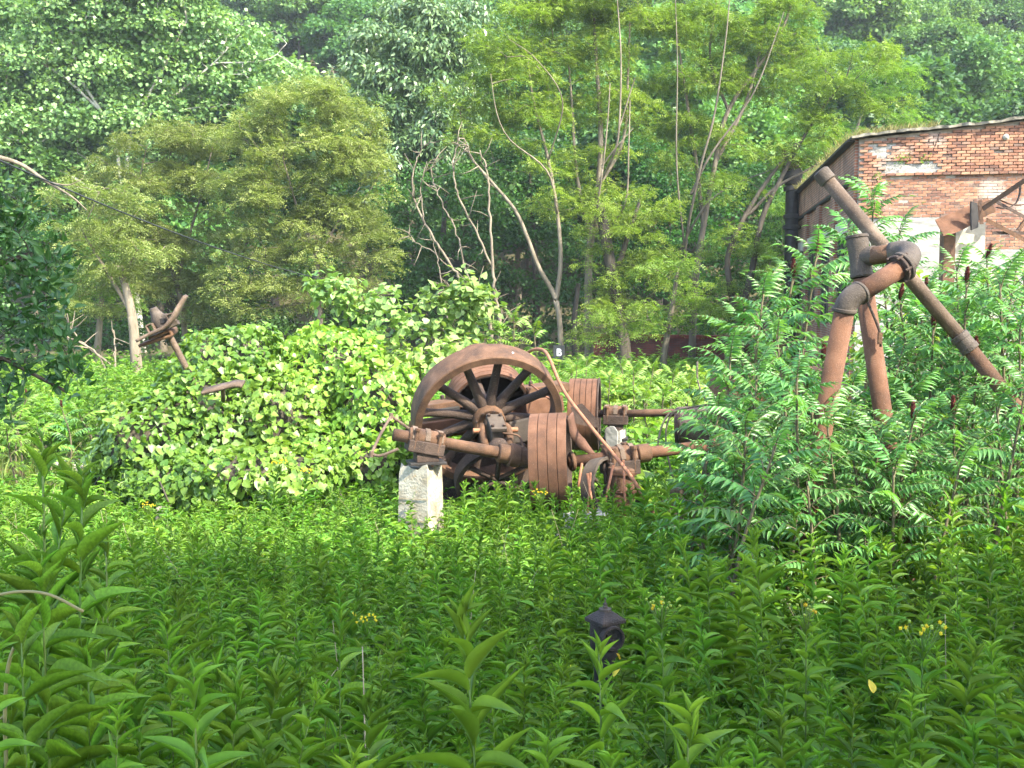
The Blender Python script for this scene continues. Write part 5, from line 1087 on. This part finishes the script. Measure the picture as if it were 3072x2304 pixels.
def sulab(a, b, sh):
    w_ = 'in front of the collapsed awning' if a > 2760 and b < 900 else 'below the long diagonal pipe' if a > 2720 else 'between the brick corner and the tee' if a > 2520 and b < 850 else 'around the legs of the bent pipework' if a > 2420 else 'beside the half hidden casing' if a < 2230 else 'on the engine side of the bent pipework'
    return ('sumac with a dark red seed head ' if sh else 'blue green sumac sapling without seed head ') + w_
for q, (a, b_, d_, sh, nf) in enumerate(SU): sumac(a, b_, d_, 400 + q, sulab(a, b_, sh), nf + 5, 1.12 if d_ > 9 else 1.0, seedh=bool(sh))
# yellow green young sumac behind the pulleys and by the bushes
for q, (a, b_, d_) in enumerate(((1540, 950, 17.5), (1600, 985, 17.0), (1500, 990, 17.5), (1900, 1110, 19), (1960, 1105, 20), (2020, 1120, 19), (2070, 1150, 18), (1830, 1130, 19.5), (1860, 1090, 22), (1990, 1180, 17), (2080, 1210, 17), (1930, 1190, 17.5), (1720, 1112, 20), (1760, 1085, 21), (1730, 1100, 19))):
    sumac(a, b_, d_, 500 + q, 'young yellow green sumac behind the belt pulleys', 13, 1.0, True, group='young sumac behind the machinery')
for q, (a, b_, d_) in enumerate(((185, 1225, 19), (235, 1240, 19.5), (80, 1190, 20), (30, 1230, 19), (20, 1290, 17), (110, 1280, 18), (850, 1010, 20), (760, 1000, 20.5), (930, 1050, 18))):
    sumac(a, b_, d_, 530 + q, 'pale young sumac beside the vine mound', 12, 1.0, q != 0, seedh=q in (0, 2), group='young sumac by the mound')

# ------------------------------------------------------------------ vine mound and round leaved bushes
def vine_mass(name, seed, lobes, label, leaf='vine', size=.14, dens=1.0, hang=.75, cat='vines', core=True):
    rg = rngs(seed); t = empty(name, (lobes[0][0][0], lobes[0][0][1], -3.25)); tag(t, label, cat); o_ = np.array(t.location); mb = MB(); cb = MB()
    for c, r in lobes:
        r = np.asarray(r); area = 4 * np.pi * ((r[0] * r[1]) ** 1.6 / 3 + (r[0] * r[2]) ** 1.6 / 3 + (r[1] * r[2]) ** 1.6 / 3) ** (1 / 1.6)
        n = int(area / size ** 2 * 3.4 * dens); u = rdir(rg, n); u = u[(u[:, 2] > -.75)]; n = len(u)
        ph = rg.uniform(0, 6.28, 6); bump = 1 + .13 * np.sin(5 * u[:, 0] + ph[0]) * np.sin(5 * u[:, 2] + ph[1]) + .06 * np.sin(9 * u[:, 0] + 7 * u[:, 1] + ph[2]) + .05 * np.sin(11 * u[:, 2] + ph[3])
        k = bump * np.where(rg.random(n) < .7, rg.uniform(.95, 1.04, n), rg.uniform(.8, .95, n)); pos = c + u * r * k[:, None]
        ok = pos[:, 2] > gz(pos[:, 0], pos[:, 1]); u, pos = u[ok], pos[ok]; n = len(u)
        nm = nrm(u / r); dn = np.array([0, 0, -1.]) - nm * np.dot(nm, [0, 0, -1.])[:, None] if False else np.array([0, 0, -1.]) * np.ones((n, 1))
        d = nrm(dn * hang + nm * .35 + rg.normal(size=(n, 3)) * .45); up = nrm(nm * .9 + np.array([0, 0, .7]) + rg.normal(size=(n, 3)) * .35)
        s = size * rg.choice([.5, .75, 1.0, 1.25], n, p=[.2, .35, .3, .15]) * rg.uniform(.85, 1.15, n); cl = .5 + .28 * np.sin(pos[:, 0] * 1.9 + ph[4]) * np.sin(pos[:, 2] * 2.4 + ph[5])
        place(mb, HEART, pos, d, up, s, s, 0, np.clip(cl + rg.normal(size=n) * .24, 0, 1))
        # stems inside
        for _ in range(26):
            a = rdir(rg, 1)[0]; a[2] = abs(a[2]); p1 = c + a * r * rg.uniform(.75, .95); b2 = np.array([c[0] + rg.normal() * r[0] * .5, c[1] + rg.normal() * r[1] * .4, -3.25]); cb.tube(smooth_path([b2, (b2 + p1) / 2 + rg.normal(size=3) * .2, p1], 4), .012, 4)
        if core:  # solid dark ellipsoid added inside so gaps between leaves look shaded
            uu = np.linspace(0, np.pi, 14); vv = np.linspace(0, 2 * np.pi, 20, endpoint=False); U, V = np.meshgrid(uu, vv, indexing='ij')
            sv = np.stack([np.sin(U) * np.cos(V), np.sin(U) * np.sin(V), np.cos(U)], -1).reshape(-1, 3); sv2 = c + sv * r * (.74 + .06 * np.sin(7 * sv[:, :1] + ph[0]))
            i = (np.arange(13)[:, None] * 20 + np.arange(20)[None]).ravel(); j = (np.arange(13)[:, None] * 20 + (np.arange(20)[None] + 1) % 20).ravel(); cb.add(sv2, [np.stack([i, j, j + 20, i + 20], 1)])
    tag(mb.build('leaves', M[leaf], t, off=o_), kind='stuff'); tag(cb.build('stems_dark_core', M['barkdark'], t, off=o_), kind='stuff'); return t
vine_mass('vine_mound', 601, lobe_px([(700, 1100, 190, 120, 1.2), (620, 1290, 260, 200, .4), (470, 1330, 190, 160, -.3), (840, 1290, 230, 200, .6), (760, 1420, 300, 90, -.8), (560, 1440, 200, 80, -.9), (380, 1400, 110, 90, -.2)], 15.2),
          'heart leaved vines smothering a big mound left of the flywheel', size=.098)
vine_mass('vine_mound', 602, lobe_px([(1000, 1180, 200, 200, .8), (1130, 1260, 150, 200, .2), (1090, 1400, 130, 100, -.6), (960, 1380, 160, 120, -.3)], 15.6), 'heart leaved vines climbing directly behind the bent thin pipe', size=.098)
def bush(seed, lobes, label, trunks=None, size=.115, leaf='bush', a=.26, n=20, dens=1.7, cat='bush', name='round_leaved_bush', upr=True):
    rg = rngs(seed); cl = lobe_clumps(lobes, rg, a, dens); c = lobes[0][0]; base = np.array([c[0], c[1], float(gz(c[0], c[1])) - .1]); t = empty(name, base); tag(t, label, cat)
    mb = MB(); tr = [(np.array([base, base * .5 + c * .5 + rg.normal(size=3) * .1, c]), .035, .012)]
    for pts, r in skeleton(tr, cl, rg, .004, upk=.3): mb.tube(pts, r, 5, caps=False)
    mb.build('stem', M['bark'], t, off=base); mb = MB(); broad_leaves(mb, cl, rg, a, a * .8, n, size, size * .95, .35, .25, HEART, .8); tag(mb.build('leaves', M[leaf], t, off=base)); return t
bush(611, lobe_px([(1010, 1000, 70, 70), (1000, 900, 55, 60), (960, 850, 30, 40), (1060, 930, 50, 50), (1090, 890, 45, 35), (1030, 855, 35, 25), (1150, 900, 50, 35), (1190, 960, 60, 50), (1110, 1020, 80, 60)], 17.0), 'round leaved bush with tall pale tipped shoots behind the mound')
bush(612, lobe_px([(1300, 1020, 80, 60), (1250, 960, 60, 45), (1350, 930, 50, 45), (1390, 890, 30, 30), (1385, 850, 15, 22), (1430, 870, 22, 22), (1450, 900, 16, 25), (1310, 890, 20, 25), (1400, 980, 60, 45), (1450, 985, 40, 30), (1200, 1040, 70, 60)], 17.6), 'round leaved bush with thin upright shoots just above the flywheel')
bush(613, lobe_px([(1260, 1100, 110, 70), (1160, 1130, 90, 80), (1360, 1070, 90, 50)], 16.8), 'dense pale green bush tucked behind the flywheel rim', size=.13, dens=2.2)
bush(614, lobe_px([(60, 1280, 110, 60), (-40, 1230, 100, 80), (150, 1330, 90, 40), (230, 1290, 70, 50)], 21), 'low leafy bush behind the rusty pipe', size=.12, leaf='low', dens=2.0)
bush(615, lobe_px([(300, 1260, 90, 60), (350, 1200, 70, 50), (260, 1340, 70, 40)], 20), 'low leafy bush under the dead grey limbs', size=.10, leaf='low', dens=2.0)
M['midgreen'] = leafmat('midground_leaf', (.075, .185, .022), (.20, .34, .05), tw=.38, rib=(.2, .34, .08))
bush(616, lobe_px([(1900, 1190, 130, 50), (1780, 1170, 90, 50), (2010, 1200, 110, 60), (2110, 1170, 90, 70), (1960, 1280, 130, 50)], 21), 'yellow green thicket behind the upper shaft', size=.13, leaf='midgreen', dens=2.4)
bush(617, lobe_px([(1970, 1320, 110, 60), (2070, 1380, 90, 70), (1960, 1430, 90, 60)], 16.5), 'leafy thicket under the upper shaft', size=.12, leaf='midgreen', dens=2.2)
bush(618, lobe_px([(1950, 1470, 60, 60), (1920, 1520, 50, 40), (1990, 1560, 60, 40)], 13.2), 'bright lobed leaves beside the leaning plate', size=.20, leaf='vine', dens=1.5)

bush(619, lobe_px([(2700, 900, 100, 60), (2830, 880, 100, 70), (2960, 860, 100, 70), (3060, 900, 90, 80), (2620, 1000, 130, 80), (2760, 1050, 130, 90), (2900, 980, 120, 80), (3040, 1020, 120, 100), (2560, 1150, 120, 80), (2700, 1200, 140, 90), (2860, 1180, 140, 90), (3000, 1220, 130, 90), (2450, 1250, 110, 80), (2620, 1330, 150, 70), (2820, 1340, 150, 70), (3000, 1360, 130, 70), (3180, 1000, 140, 110), (3330, 1100, 150, 120), (3200, 1250, 150, 110), (3480, 1150, 150, 130)], 14.5), 'leafy thicket between the pipes and the brick building', size=.11, leaf='midgreen', dens=1.3)
# near tree at the left edge, its branches reach into the picture
NEAR = leaf_tmpl(1, 1, 4, .25, .35, .42)
def near_leaves(mb, cl, rg, a, b, n): broad_leaves(mb, cl, rg, a, b, n, .075, .036, -.5, .25, NEAR, .3)
make_tree('wild_olive_tree', 620, [(np.array([[-4.6, 6.2, -2.9], [-4.4, 6.2, -1.5], [-4.1, 6.3, 0.2], [-3.7, 6.4, 1.2]]), .11, .04), (np.array([[-4.3, 6.2, -1.2], P(-150, 1060, 6.3), P(60, 1110, 6.4), P(200, 1175, 6.4)]), .04, .010),
          (np.array([[-4.1, 6.3, 0.2], P(-100, 820, 6.4), P(90, 760, 6.5)]), .04, .012)],
          lobe_px([(30, 640, 100, 60), (90, 720, 90, 60), (40, 830, 110, 80), (130, 900, 80, 50), (60, 980, 120, 70), (180, 1060, 80, 40), (70, 1110, 110, 40), (230, 1100, 40, 25), (170, 800, 35, 40), (20, 1200, 60, 30), (-150, 700, 160, 250), (-150, 1000, 150, 150), (-300, 500, 200, 250)], 6.4),
          leaf=near_leaves, leafmat_=M['near'], barkmat=M['barkdark'], a=.11, b=.11, dens=1.5, n=17, tip=.0022, label='dark leafy branches of a wild olive tree hanging in from the side')
#WEEDS

# ------------------------------------------------------------------ weeds
LT = [leaf_tmpl(1, 1, 8, f, dp, .38, tw) for f, dp, tw in ((.34, .42, .2), (.28, .85, -.3), (.42, .18, .1))]
LEAFME = []
for k, tm in enumerate(LT):
    mb = MB(); place(mb, tm, np.zeros((1, 3)), np.array([[0, 1., 0]]), np.array([[0, 0, 1.]]), .118, 1.2, 0, .35 + .2 * k); LEAFME.append(mb.mesh('leaf', M['weed']))
def ironweed(seed, H=1.25, nl=30, L=.19, flower=0):
    """stem polyline, leaf transforms, optional flower head"""
    rg = rngs(seed); lean = rg.normal(size=2) * .07; t = np.linspace(0, 1, 9); path = np.stack([lean[0] * t ** 2 * H, lean[1] * t ** 2 * H, H * t], 1); lv = []
    for q in range(nl):
        u = .18 + .80 * (q / (nl - 1)) ** .85; a = q * 2.4 + rg.uniform(-.3, .3); pos = np.array([np.interp(u, t, path[:, k]) for k in range(3)])
        el = np.interp(u, [.2, .6, .85, 1.0], [.15, .5, .75, 1.2]) + rg.uniform(-.25, .25); s = L * np.interp(u, [.15, .5, .85, 1], [.7, 1.05, .85, .5]) * rg.uniform(.8, 1.15)
        lv.append((pos, np.array([math.cos(a) * math.cos(el), math.sin(a) * math.cos(el), math.sin(el)]), s, int(rg.integers(3)), float(np.clip(rg.normal(.5, .22), 0, 1))))
    for q in range(6):
        a = q * 1.05 + .3; el = .95 + .12 * (q % 3); lv.append((path[-1] - np.array([0, 0, .012 * q]), np.array([math.cos(a) * math.cos(el), math.sin(a) * math.cos(el), math.sin(el)]), L * (.32 + .05 * q), q % 3, .7))
    return path, lv
def stem_mb(path, r=.006):
    mb = MB(); mb.tube(path, np.linspace(r, r * .45, len(path)), 6, 0, .5); return mb
def flower_mb(path, rg, kind):
    mb = MB(); top = path[-1]; n = 16; ang = rg.uniform(0, 6.28, n); rr = .085 * np.sqrt(rg.random(n)); e = top + np.stack([rr * np.cos(ang), rr * np.sin(ang), .05 + .05 * rg.random(n)], 1)
    for q in range(n):
        mb.tube([top - np.array([0, 0, .05]), e[q]], .0016, 3, 1)
        m_ = 10; u = rdir(rg, m_); u[:, 2] = np.abs(u[:, 2]); yel = kind == 1 or (kind == 2 and rg.random() < .3)
        mb.lathe(e[q] - np.array([0, 0, .008]), (0, 0, 1), [(0, .003), (.003, .006), (.009, .006), (.012, .002)], 7, 0 if yel else 2, rg.random())
        if yel: place(mb, KITE, np.repeat(e[q:q + 1], m_, 0), u, rdir(rg, m_), .005, .011, 0, rg.random(m_))
    return mb
class Plant: pass
def plant_proto(seed, H, nl, L, flower=0, leaf='weed', wide=.23, r=.006):
    p = Plant(); path, lv = ironweed(seed, H, nl, L); rg = rngs(seed + 1); mb = stem_mb(path, r); p.path, p.lv = path, lv
    p.stem = mb.mesh('stem', M['weedstem']); mb = MB()
    for k in range(3):
        sel = [l for l in lv if l[3] == k]
        if sel: place(mb, LT[k], np.array([l[0] for l in sel]), np.array([l[1] for l in sel]), np.tile([0, 0, 1.], (len(sel), 1)) + rg.normal(size=(len(sel), 3)) * .15, np.array([l[2] for l in sel]) * wide, np.array([l[2] for l in sel]), 0, np.array([l[4] for l in sel]))
    p.fol = mb.mesh('foliage', M[leaf]); p.flo = flower_mb(path, rg, flower).mesh('flower_head', [M['flower'], M['weedstem'], M['bud']]) if flower else None; p.H = H; return p
TALL = [plant_proto(700 + k, 1.1 + .08 * (k % 4), 38 + 4 * (k % 3), .142 + .016 * (k % 3), 0, 'weed', .125, .0040) for k in range(7)]
TALLF = [plant_proto(720, 1.25, 26, .18, 2), plant_proto(721, 1.15, 24, .18, 1), plant_proto(722, 1.3, 26, .17, 2)]
M['weedsun'] = M['weed']
THIN = [plant_proto(730 + k, 1.05, 34, .12, 0, 'low', .17, .004) for k in range(4)]
LOW = [plant_proto(740 + k, .42 + .05 * k, 22, .085, 0, 'low', .42, .003) for k in range(4)]
def low_bushy(seed, n=46, h=.5, L=.085, wide=.40, mat='low'):
    p = Plant(); rg = rngs(seed); sb = MB(); mb = MB()
    for b in range(5):
        a = rg.uniform(0, 6.28); l = rg.uniform(.6, 1) * h; e = np.array([math.cos(a) * l * .45, math.sin(a) * l * .45, l]); path = smooth_path([[0, 0, 0], e * np.array([.35, .35, .55]), e], 5); sb.tube(path, np.linspace(.003, .0015, len(path)), 4)
        m_ = n // 5; u = rg.uniform(.3, 1, m_); pos = np.stack([np.interp(u, np.linspace(0, 1, len(path)), path[:, k]) for k in range(3)], 1); aa = rg.uniform(0, 6.28, m_); el = rg.uniform(-.1, .7, m_)
        s = L * rg.uniform(.6, 1.2, m_); place(mb, LT[b % 3], pos, np.stack([np.cos(aa) * np.cos(el), np.sin(aa) * np.cos(el), np.sin(el)], 1), np.tile([0, 0, 1.], (m_, 1)) + rg.normal(size=(m_, 3)) * .3, s * wide, s, 0, np.clip(rg.normal(.5, .25, m_), 0, 1))
    p.stem = sb.mesh('stem', M['weedstem']); p.fol = mb.mesh('foliage', M[mat]); p.flo = None; p.H = h; return p
BUSHY = [low_bushy(760 + k, 80, .55 + .06 * k, .085, .30) for k in range(5)]
def put(p, name, loc, rz, sc, label, cat, group):
    t = empty(name, loc, rz, sc); tag(t, label, cat, group); linked('stem', p.stem, t); linked('foliage', p.fol, t)
    if p.flo: linked('flower_head', p.flo, t)
    return t
def put_parts(p, loc, rz, sc, label, group):
    """near plants: every leaf its own part"""
    t = empty('ironweed', loc, rz, sc); tag(t, label, 'weed', group); linked('stem', p.stem, t); rg = rngs(int(abs(loc[0]) * 1e4))
    for pos, d, s, k, tn in p.lv: o = linked('leaf', LEAFME[k], t); set_mat(o, pos, d, np.array([0, 0, 1.]) + rg.normal(size=3) * .15, s * .86 / max(1.0, sc * .9))
    return t
rg = rngs(800)
# the tall plants close by at the left edge
for q, (px, py, d_) in enumerate(((114, 1290, 2.75), (192, 1380, 2.6), (20, 1420, 2.5), (336, 1740, 2.7), (130, 1640, 2.2), (255, 1880, 2.3), (520, 1850, 3.0), (60, 1800, 2.0), (420, 2030, 2.4), (770, 1950, 3.0), (-60, 1500, 2.6), (1010, 1830, 3.7), (650, 2000, 2.7), (310, 1560, 3.3))):
    tp = P(px, py, d_); g = float(gz(tp[0], tp[1])); p = TALL[q % 7]; put_parts(p, (tp[0], tp[1], g - .03), rg.uniform(0, 6.28), (tp[2] - g) / p.H, 'tall ironweed with long leaves ' + ('under the hanging dark branches' if px < 400 else 'at the near edge of the weeds'), 'tall ironweed in the foreground shade')
# named flowering weeds
for q, (px, py, d_, lab) in enumerate(((2010, 1800, 5.0, 'ironweed topped with opening yellow flowers right of the valve post'), (1010, 1840, 6.0, 'ironweed with a small yellow flower head left of the valve post'), (1660, 1460, 11.2, 'yellow flowering weed in front of the big belt pulley'),
                                       (790, 1380, 12.2, 'yellow flowering weed in front of the vine mound'), (900, 1395, 12.4, 'yellow flowering weed before the dark gap in the vines'), (490, 1500, 11.4, 'yellow flowering weed beside the narrow white stub'), (2770, 1830, 4.6, 'ironweed topped with round green buds'), (1520, 1490, 11.6, 'budding weed below the lower wheel'), (2430, 1780, 5.0, 'ironweed with tight green buds under the sumac'))):
    tp = P(px, py, d_); g = float(gz(tp[0], tp[1])); p = TALLF[(1, 1, 1, 1, 1, 1, 0, 2, 2)[q]] if q else TALLF[2]; put(p, 'flowering_weed', (tp[0], tp[1], g - .03), rg.uniform(0, 6.28), (tp[2] - g) / (p.H + .08), lab, 'weed', None)
for q, (px, py, d_) in enumerate(((1768, 2040, 5.55), (1800, 2070, 5.5), (1840, 2090, 5.45), (1885, 2050, 5.55), (1735, 1990, 5.7), (1820, 2100, 5.3), (1915, 1995, 5.75))):
    tp = P(px, py, d_); g = float(gz(tp[0], tp[1])); p = TALL[q % 7]; put(p, 'ironweed', (tp[0], tp[1], g - .03), rg.uniform(0, 6.28), (tp[2] - g) / p.H, 'ironweed growing right in front of the valve post', 'weed', 'ironweed hiding the valve post stem')
for q in range(64):
    px = float(rg.uniform(1335, 2160)); d_ = float(rg.uniform(11.3, 12.3)); py = float(rg.uniform(1425, 1560)) + (40 if 1660 < px < 1740 else 0)
    tp = P(px, py, d_); g = float(gz(tp[0], tp[1])); p = THIN[q % 4] if q % 3 else TALL[q % 7]
    put(p, 'weed_stalk', (tp[0], tp[1], g - .03), rg.uniform(0, 6.28), (tp[2] - g) / p.H, 'tall narrow leaved weed in front of the ' + ('lower wheel and shaft' if px < 1580 else 'big belt pulley' if px < 1740 else 'right bearing wreckage' if px < 1950 else 'leaning plate'), 'weed', 'tall weeds before the machinery')
# the mass: jittered grids
def keepout(x, y):
    px = 1536 + F_PX * x / y
    return (y > 12.1 and 1180 < px < 1340) or (y > 12.35 and 1180 < px < 2130) or (y > 13.7 and 250 < px < 1180)
def jgrid(rg, y0, y1, sp, xk=.52, xm=.9):
    ys = np.arange(y0, y1, sp); out = []
    for y in ys: xs = np.arange(-xk * y - xm, xk * y + xm, sp); out.append(np.stack([xs + rg.uniform(-.5, .5, len(xs)) * sp, y + rg.uniform(-.5, .5, len(xs)) * sp], 1))
    return np.concatenate(out)
tall = []
for x, y in jgrid(rg, 1.9, 12.6, .255):
    px = 1536 + F_PX * x / y
    if keepout(x, y) or y < 1.6: continue
    if 1690 < px < 1930 and 5.72 < y < 6.5: continue         # the valve post stays in view
    hs = .86 + .14 * math.sin(x * 1.7 + 1) * math.sin(y * 1.1) + rg.uniform(-.28, .2) + (.30 if px > 2080 and 6.3 < y < 9.5 else 0)
    if 1130 < px < 1345 and y > 9.5: hs *= np.interp(y, [9.5, 11], [.75, .38])
    elif y > 9.0: hs *= np.interp(y, [9, 12.6], [.9, .6]) if px < 1340 else np.interp(y, [9, 12.6], [.98, .92])
    if 4.0 < y < 5.75 and 1690 < px < 1940: hs = .80
    if px < 1000 and y > 9: hs *= .9
    tall.append((x, y, hs))
tall.sort(key=lambda a: a[1]); NI = 270
def gscat(name, protos, items, label=None):
    """one object: plants too many to count, instanced on points"""
    pts = np.array([[x, y, float(gz(x, y)) - .03] for x, y, *_ in items]); me = bpy.data.meshes.new(name); me.vertices.add(len(pts)); me.vertices.foreach_set('co', pts.ravel().astype(np.float32)); n = len(pts); r2 = rngs(len(pts))
    a = me.attributes.new('rot', 'FLOAT_VECTOR', 'POINT'); a.data.foreach_set('vector', np.stack([r2.normal(size=n) * .09, r2.normal(size=n) * .09, r2.uniform(0, 6.28, n)], 1).ravel().astype(np.float32))
    a = me.attributes.new('scl', 'FLOAT', 'POINT'); a.data.foreach_set('value', np.array([i[2] for i in items], np.float32))
    a = me.attributes.new('idx', 'INT', 'POINT'); a.data.foreach_set('value', r2.integers(0, len(protos), n).astype(np.int32))
    o = linked(name, me); tag(o, label, None, None, 'stuff'); ng = bpy.data.node_groups.new(name, 'GeometryNodeTree'); ng.interface.new_socket('Geometry', in_out='INPUT', socket_type='NodeSocketGeometry'); ng.interface.new_socket('Geometry', in_out='OUTPUT', socket_type='NodeSocketGeometry')
    gi = ng.nodes.new('NodeGroupInput'); go = ng.nodes.new('NodeGroupOutput'); jn = ng.nodes.new('GeometryNodeJoinGeometry')
    def attr(nm, ty): a_ = ng.nodes.new('GeometryNodeInputNamedAttribute'); a_.data_type = ty; a_.inputs['Name'].default_value = nm; return a_.outputs['Attribute']
    rot, scl, idx = attr('rot', 'FLOAT_VECTOR'), attr('scl', 'FLOAT'), attr('idx', 'INT')
    for k, root in enumerate(protos):
        jj = ng.nodes.new('GeometryNodeJoinGeometry')
        for ch in root.children:
            oi = ng.nodes.new('GeometryNodeObjectInfo'); oi.inputs['Object'].default_value = ch; oi.transform_space = 'ORIGINAL'; ng.links.new(oi.outputs['Geometry'], jj.inputs[0])
        cmp_ = ng.nodes.new('FunctionNodeCompare'); cmp_.data_type = 'INT'; cmp_.operation = 'EQUAL'; ng.links.new(idx, cmp_.inputs[2]); cmp_.inputs[3].default_value = k
        ip = ng.nodes.new('GeometryNodeInstanceOnPoints'); ng.links.new(gi.outputs[0], ip.inputs['Points']); ng.links.new(cmp_.outputs[0], ip.inputs['Selection']); ng.links.new(jj.outputs[0], ip.inputs['Instance']); ng.links.new(rot, ip.inputs['Rotation']); ng.links.new(scl, ip.inputs['Scale']); ng.links.new(ip.outputs[0], jn.inputs[0])
    ng.links.new(jn.outputs[0], go.inputs[0]); md = o.modifiers.new('plants', 'NODES'); md.node_group = ng; return o
first = {}
for q, (x, y, hs) in enumerate(tall[:NI]):
    k = int(rg.integers(7)); r_ = put(TALL[k], 'ironweed', (x, y, float(gz(x, y)) - .03), rg.uniform(0, 6.28), hs, ('leafy ironweed ' + ('close under the viewpoint ' if y < 3.2 else 'in the shaded middle of the weeds ' if y < 4.6 else 'near the row of the valve post ') + ('on the hanging branch side' if x < -.12 * y else 'in line with the flywheel and post' if x < .16 * y else 'on the sumac side')), 'weed', 'ironweed filling the foreground'); first.setdefault(k, r_)
thin = []
for q in range(4):
    x, y = ((-2.6, 9.6), (-1.4, 10.2), (.9, 10.4), (2.1, 10.8))[q]; thin.append(put(THIN[q], 'thin_weed', (x, y, float(gz(x, y)) - .03), q, .9, 'slender narrow leaved weed between the foreground and the piers', 'weed', 'slender weeds before the piers'))
gscat('weed_stand', [first[k] for k in sorted(first)], [i for i in tall[NI:] if i[1] < 9.3 or rg.random() < .55])
gscat('slender_weed_stand', thin, [(x, y, rg.uniform(.65, 1.08) * (np.interp(y, [8, 11, 12.5, 13.8], [1, .85, .8, .9]) if x / y < -.06 else 1.0)) for x, y in jgrid(rg, 2.4, 13.8, .25) if not keepout(x, y) and not (-.125 < x / y < -.06 and y > 9.8) and not (x > .3 * y * .05 and 5.7 < y < 6.5 and x < .13 * y)])
bushy = [put(BUSHY[k], 'undergrowth_plant', (x, y, float(gz(x, y)) - .02), k, 1.0, 'low bushy small leaved plant under the ironweed', 'weed', 'low plants under the ironweed') for k, (x, y) in enumerate(((-.6, 3.2), (.4, 3.4), (1.0, 3.1), (-.1, 4.0), (1.5, 4.2)))]
gscat('undergrowth', bushy, [(x, y, rg.uniform(.7, 1.35)) for x, y in jgrid(rg, 1.8, 15.5, .17)])
# ground cover further back, between the machinery and the trees
gscat('far_undergrowth', bushy, [(x, y, rg.uniform(1.3, 2.3)) for x, y in jgrid(rg, 15, 44, .55, .52, 2.0) if not (x > C0[0] - .3 and y > 26) and not (1536 + F_PX * x / y < 300 and y < 20.5)])
gscat('short_undergrowth', bushy, [(x, y, rg.uniform(.35, .8)) for x, y in jgrid(rg, 15.4, 20.6, .33, .52, 1.0) if 1536 + F_PX * x / y < 310])
# grass and yellowed leaves
rg = rngs(820); mb = MB(); g_ = jgrid(rg, 2.0, 22, .45); pts = np.array([[x, y, float(gz(x, y))] for x, y in g_]); grass_blades(mb, pts, rg, .75, .010, .5, n=4); tag(mb.build('grass', M['grass'], None), None, None, None, 'stuff')
for q, (px, py, d_) in enumerate(((1858, 1978, 5.7), (1840, 2030, 5.5), (1714, 2000, 5.7), (675, 2160, 3.2), (2620, 2080, 3.6), (1060, 1835, 6.2))):
    mb = MB(); c = P(px, py, d_); place(mb, LT[2], c[None], rdir(rg, 1), np.array([[0, -.5, 1.]]), .026, .055, 0, .6); o = mb.build('yellowed_leaf', M['yel'], None); tag(o, 'single yellowed leaf caught in the foreground weeds', 'leaf', 'yellowed leaves')
rg = rngs(830); mb = MB()
for x, y in jgrid(rg, 2.2, 12.2, .75):
    if rg.random() < .5: continue
    b0 = np.array([x, y, float(gz(x, y))]); h = rg.uniform(.7, 1.25); ln = rg.normal(size=2) * .25; pth = smooth_path([b0, b0 + np.array([ln[0] * .3, ln[1] * .3, h * .6]), b0 + np.array([ln[0], ln[1], h])], 4); mb.tube(pth, np.linspace(.0035, .0015, len(pth)), 4)
tag(mb.build('dead_stalks', M['litter'], None), None, None, None, 'stuff')
# dry bent stalks at the left
for q, (pts, r) in enumerate(((((-30, 1790), (60, 1775), (150, 1785), (250, 1835)), .003), (((20, 2304), (15, 2150), (25, 2000), (58, 1905)), .004), (((-20, 2180), (50, 2110), (115, 2062)), .0025))):
    mb = MB(); mb.tube(smooth_path([P(x, y, 2.0 + .05 * q) for x, y in pts]), r, 5); tag(mb.build('dry_stalk', M['drygrass'], None), 'thin dry bent stalk among the near ironweed', 'stalk', 'dry stalks')
# dead vines hanging near the casing
for q, pts in enumerate((((2120, 1214), (2060, 1225), (2010, 1240), (1985, 1280), (1972, 1340), (1970, 1360)), ((2050, 1225), (2015, 1245), (2000, 1280), (1998, 1330), (2010, 1400), (2022, 1440)), ((2092, 1085), (2092, 1130), (2100, 1165), (2120, 1205)))):
    mb = MB(); mb.tube(smooth_path([P(x, y, 14.2 + .05 * q) for x, y in pts]), .014, 6); tag(mb.build('dead_vine', M['barkpale'], None), 'dead grey vine looping beside the tapered casing', 'vine', 'dead vines')

# ------------------------------------------------------------------ trees behind the viewpoint: they shade the foreground
for q, (x, y, s) in enumerate(((4.5, -7.6, 1.55), (10.5, -7.2, 1.5), (16.5, -7.8, 1.45), (22.0, -8.8, 1.4))):
    copy_tree(HT[q % 3], (x, y, float(gz(x, y)) - .1), q * 1.3, s, 'broad leafy tree shading the weeds beside the viewpoint', 'shade trees around the viewpoint')
# ------------------------------------------------------------------ haze in the air
mb = MB(); mb.box((0, 120, 60), (420, 420, 132)); hz = mb.build('haze', [], None); tag(hz, None, None, None, 'stuff')
m, t, out = newmat('haze_air'); pv = N(t, 'ShaderNodeVolumePrincipled'); pv.inputs['Color'].default_value = (.86, .95, 1.0, 1); pv.inputs['Density'].default_value = .00036; pv.inputs['Anisotropy'].default_value = .1
t.links.new(pv.outputs[0], out.inputs['Volume']); hz.data.materials.append(m)
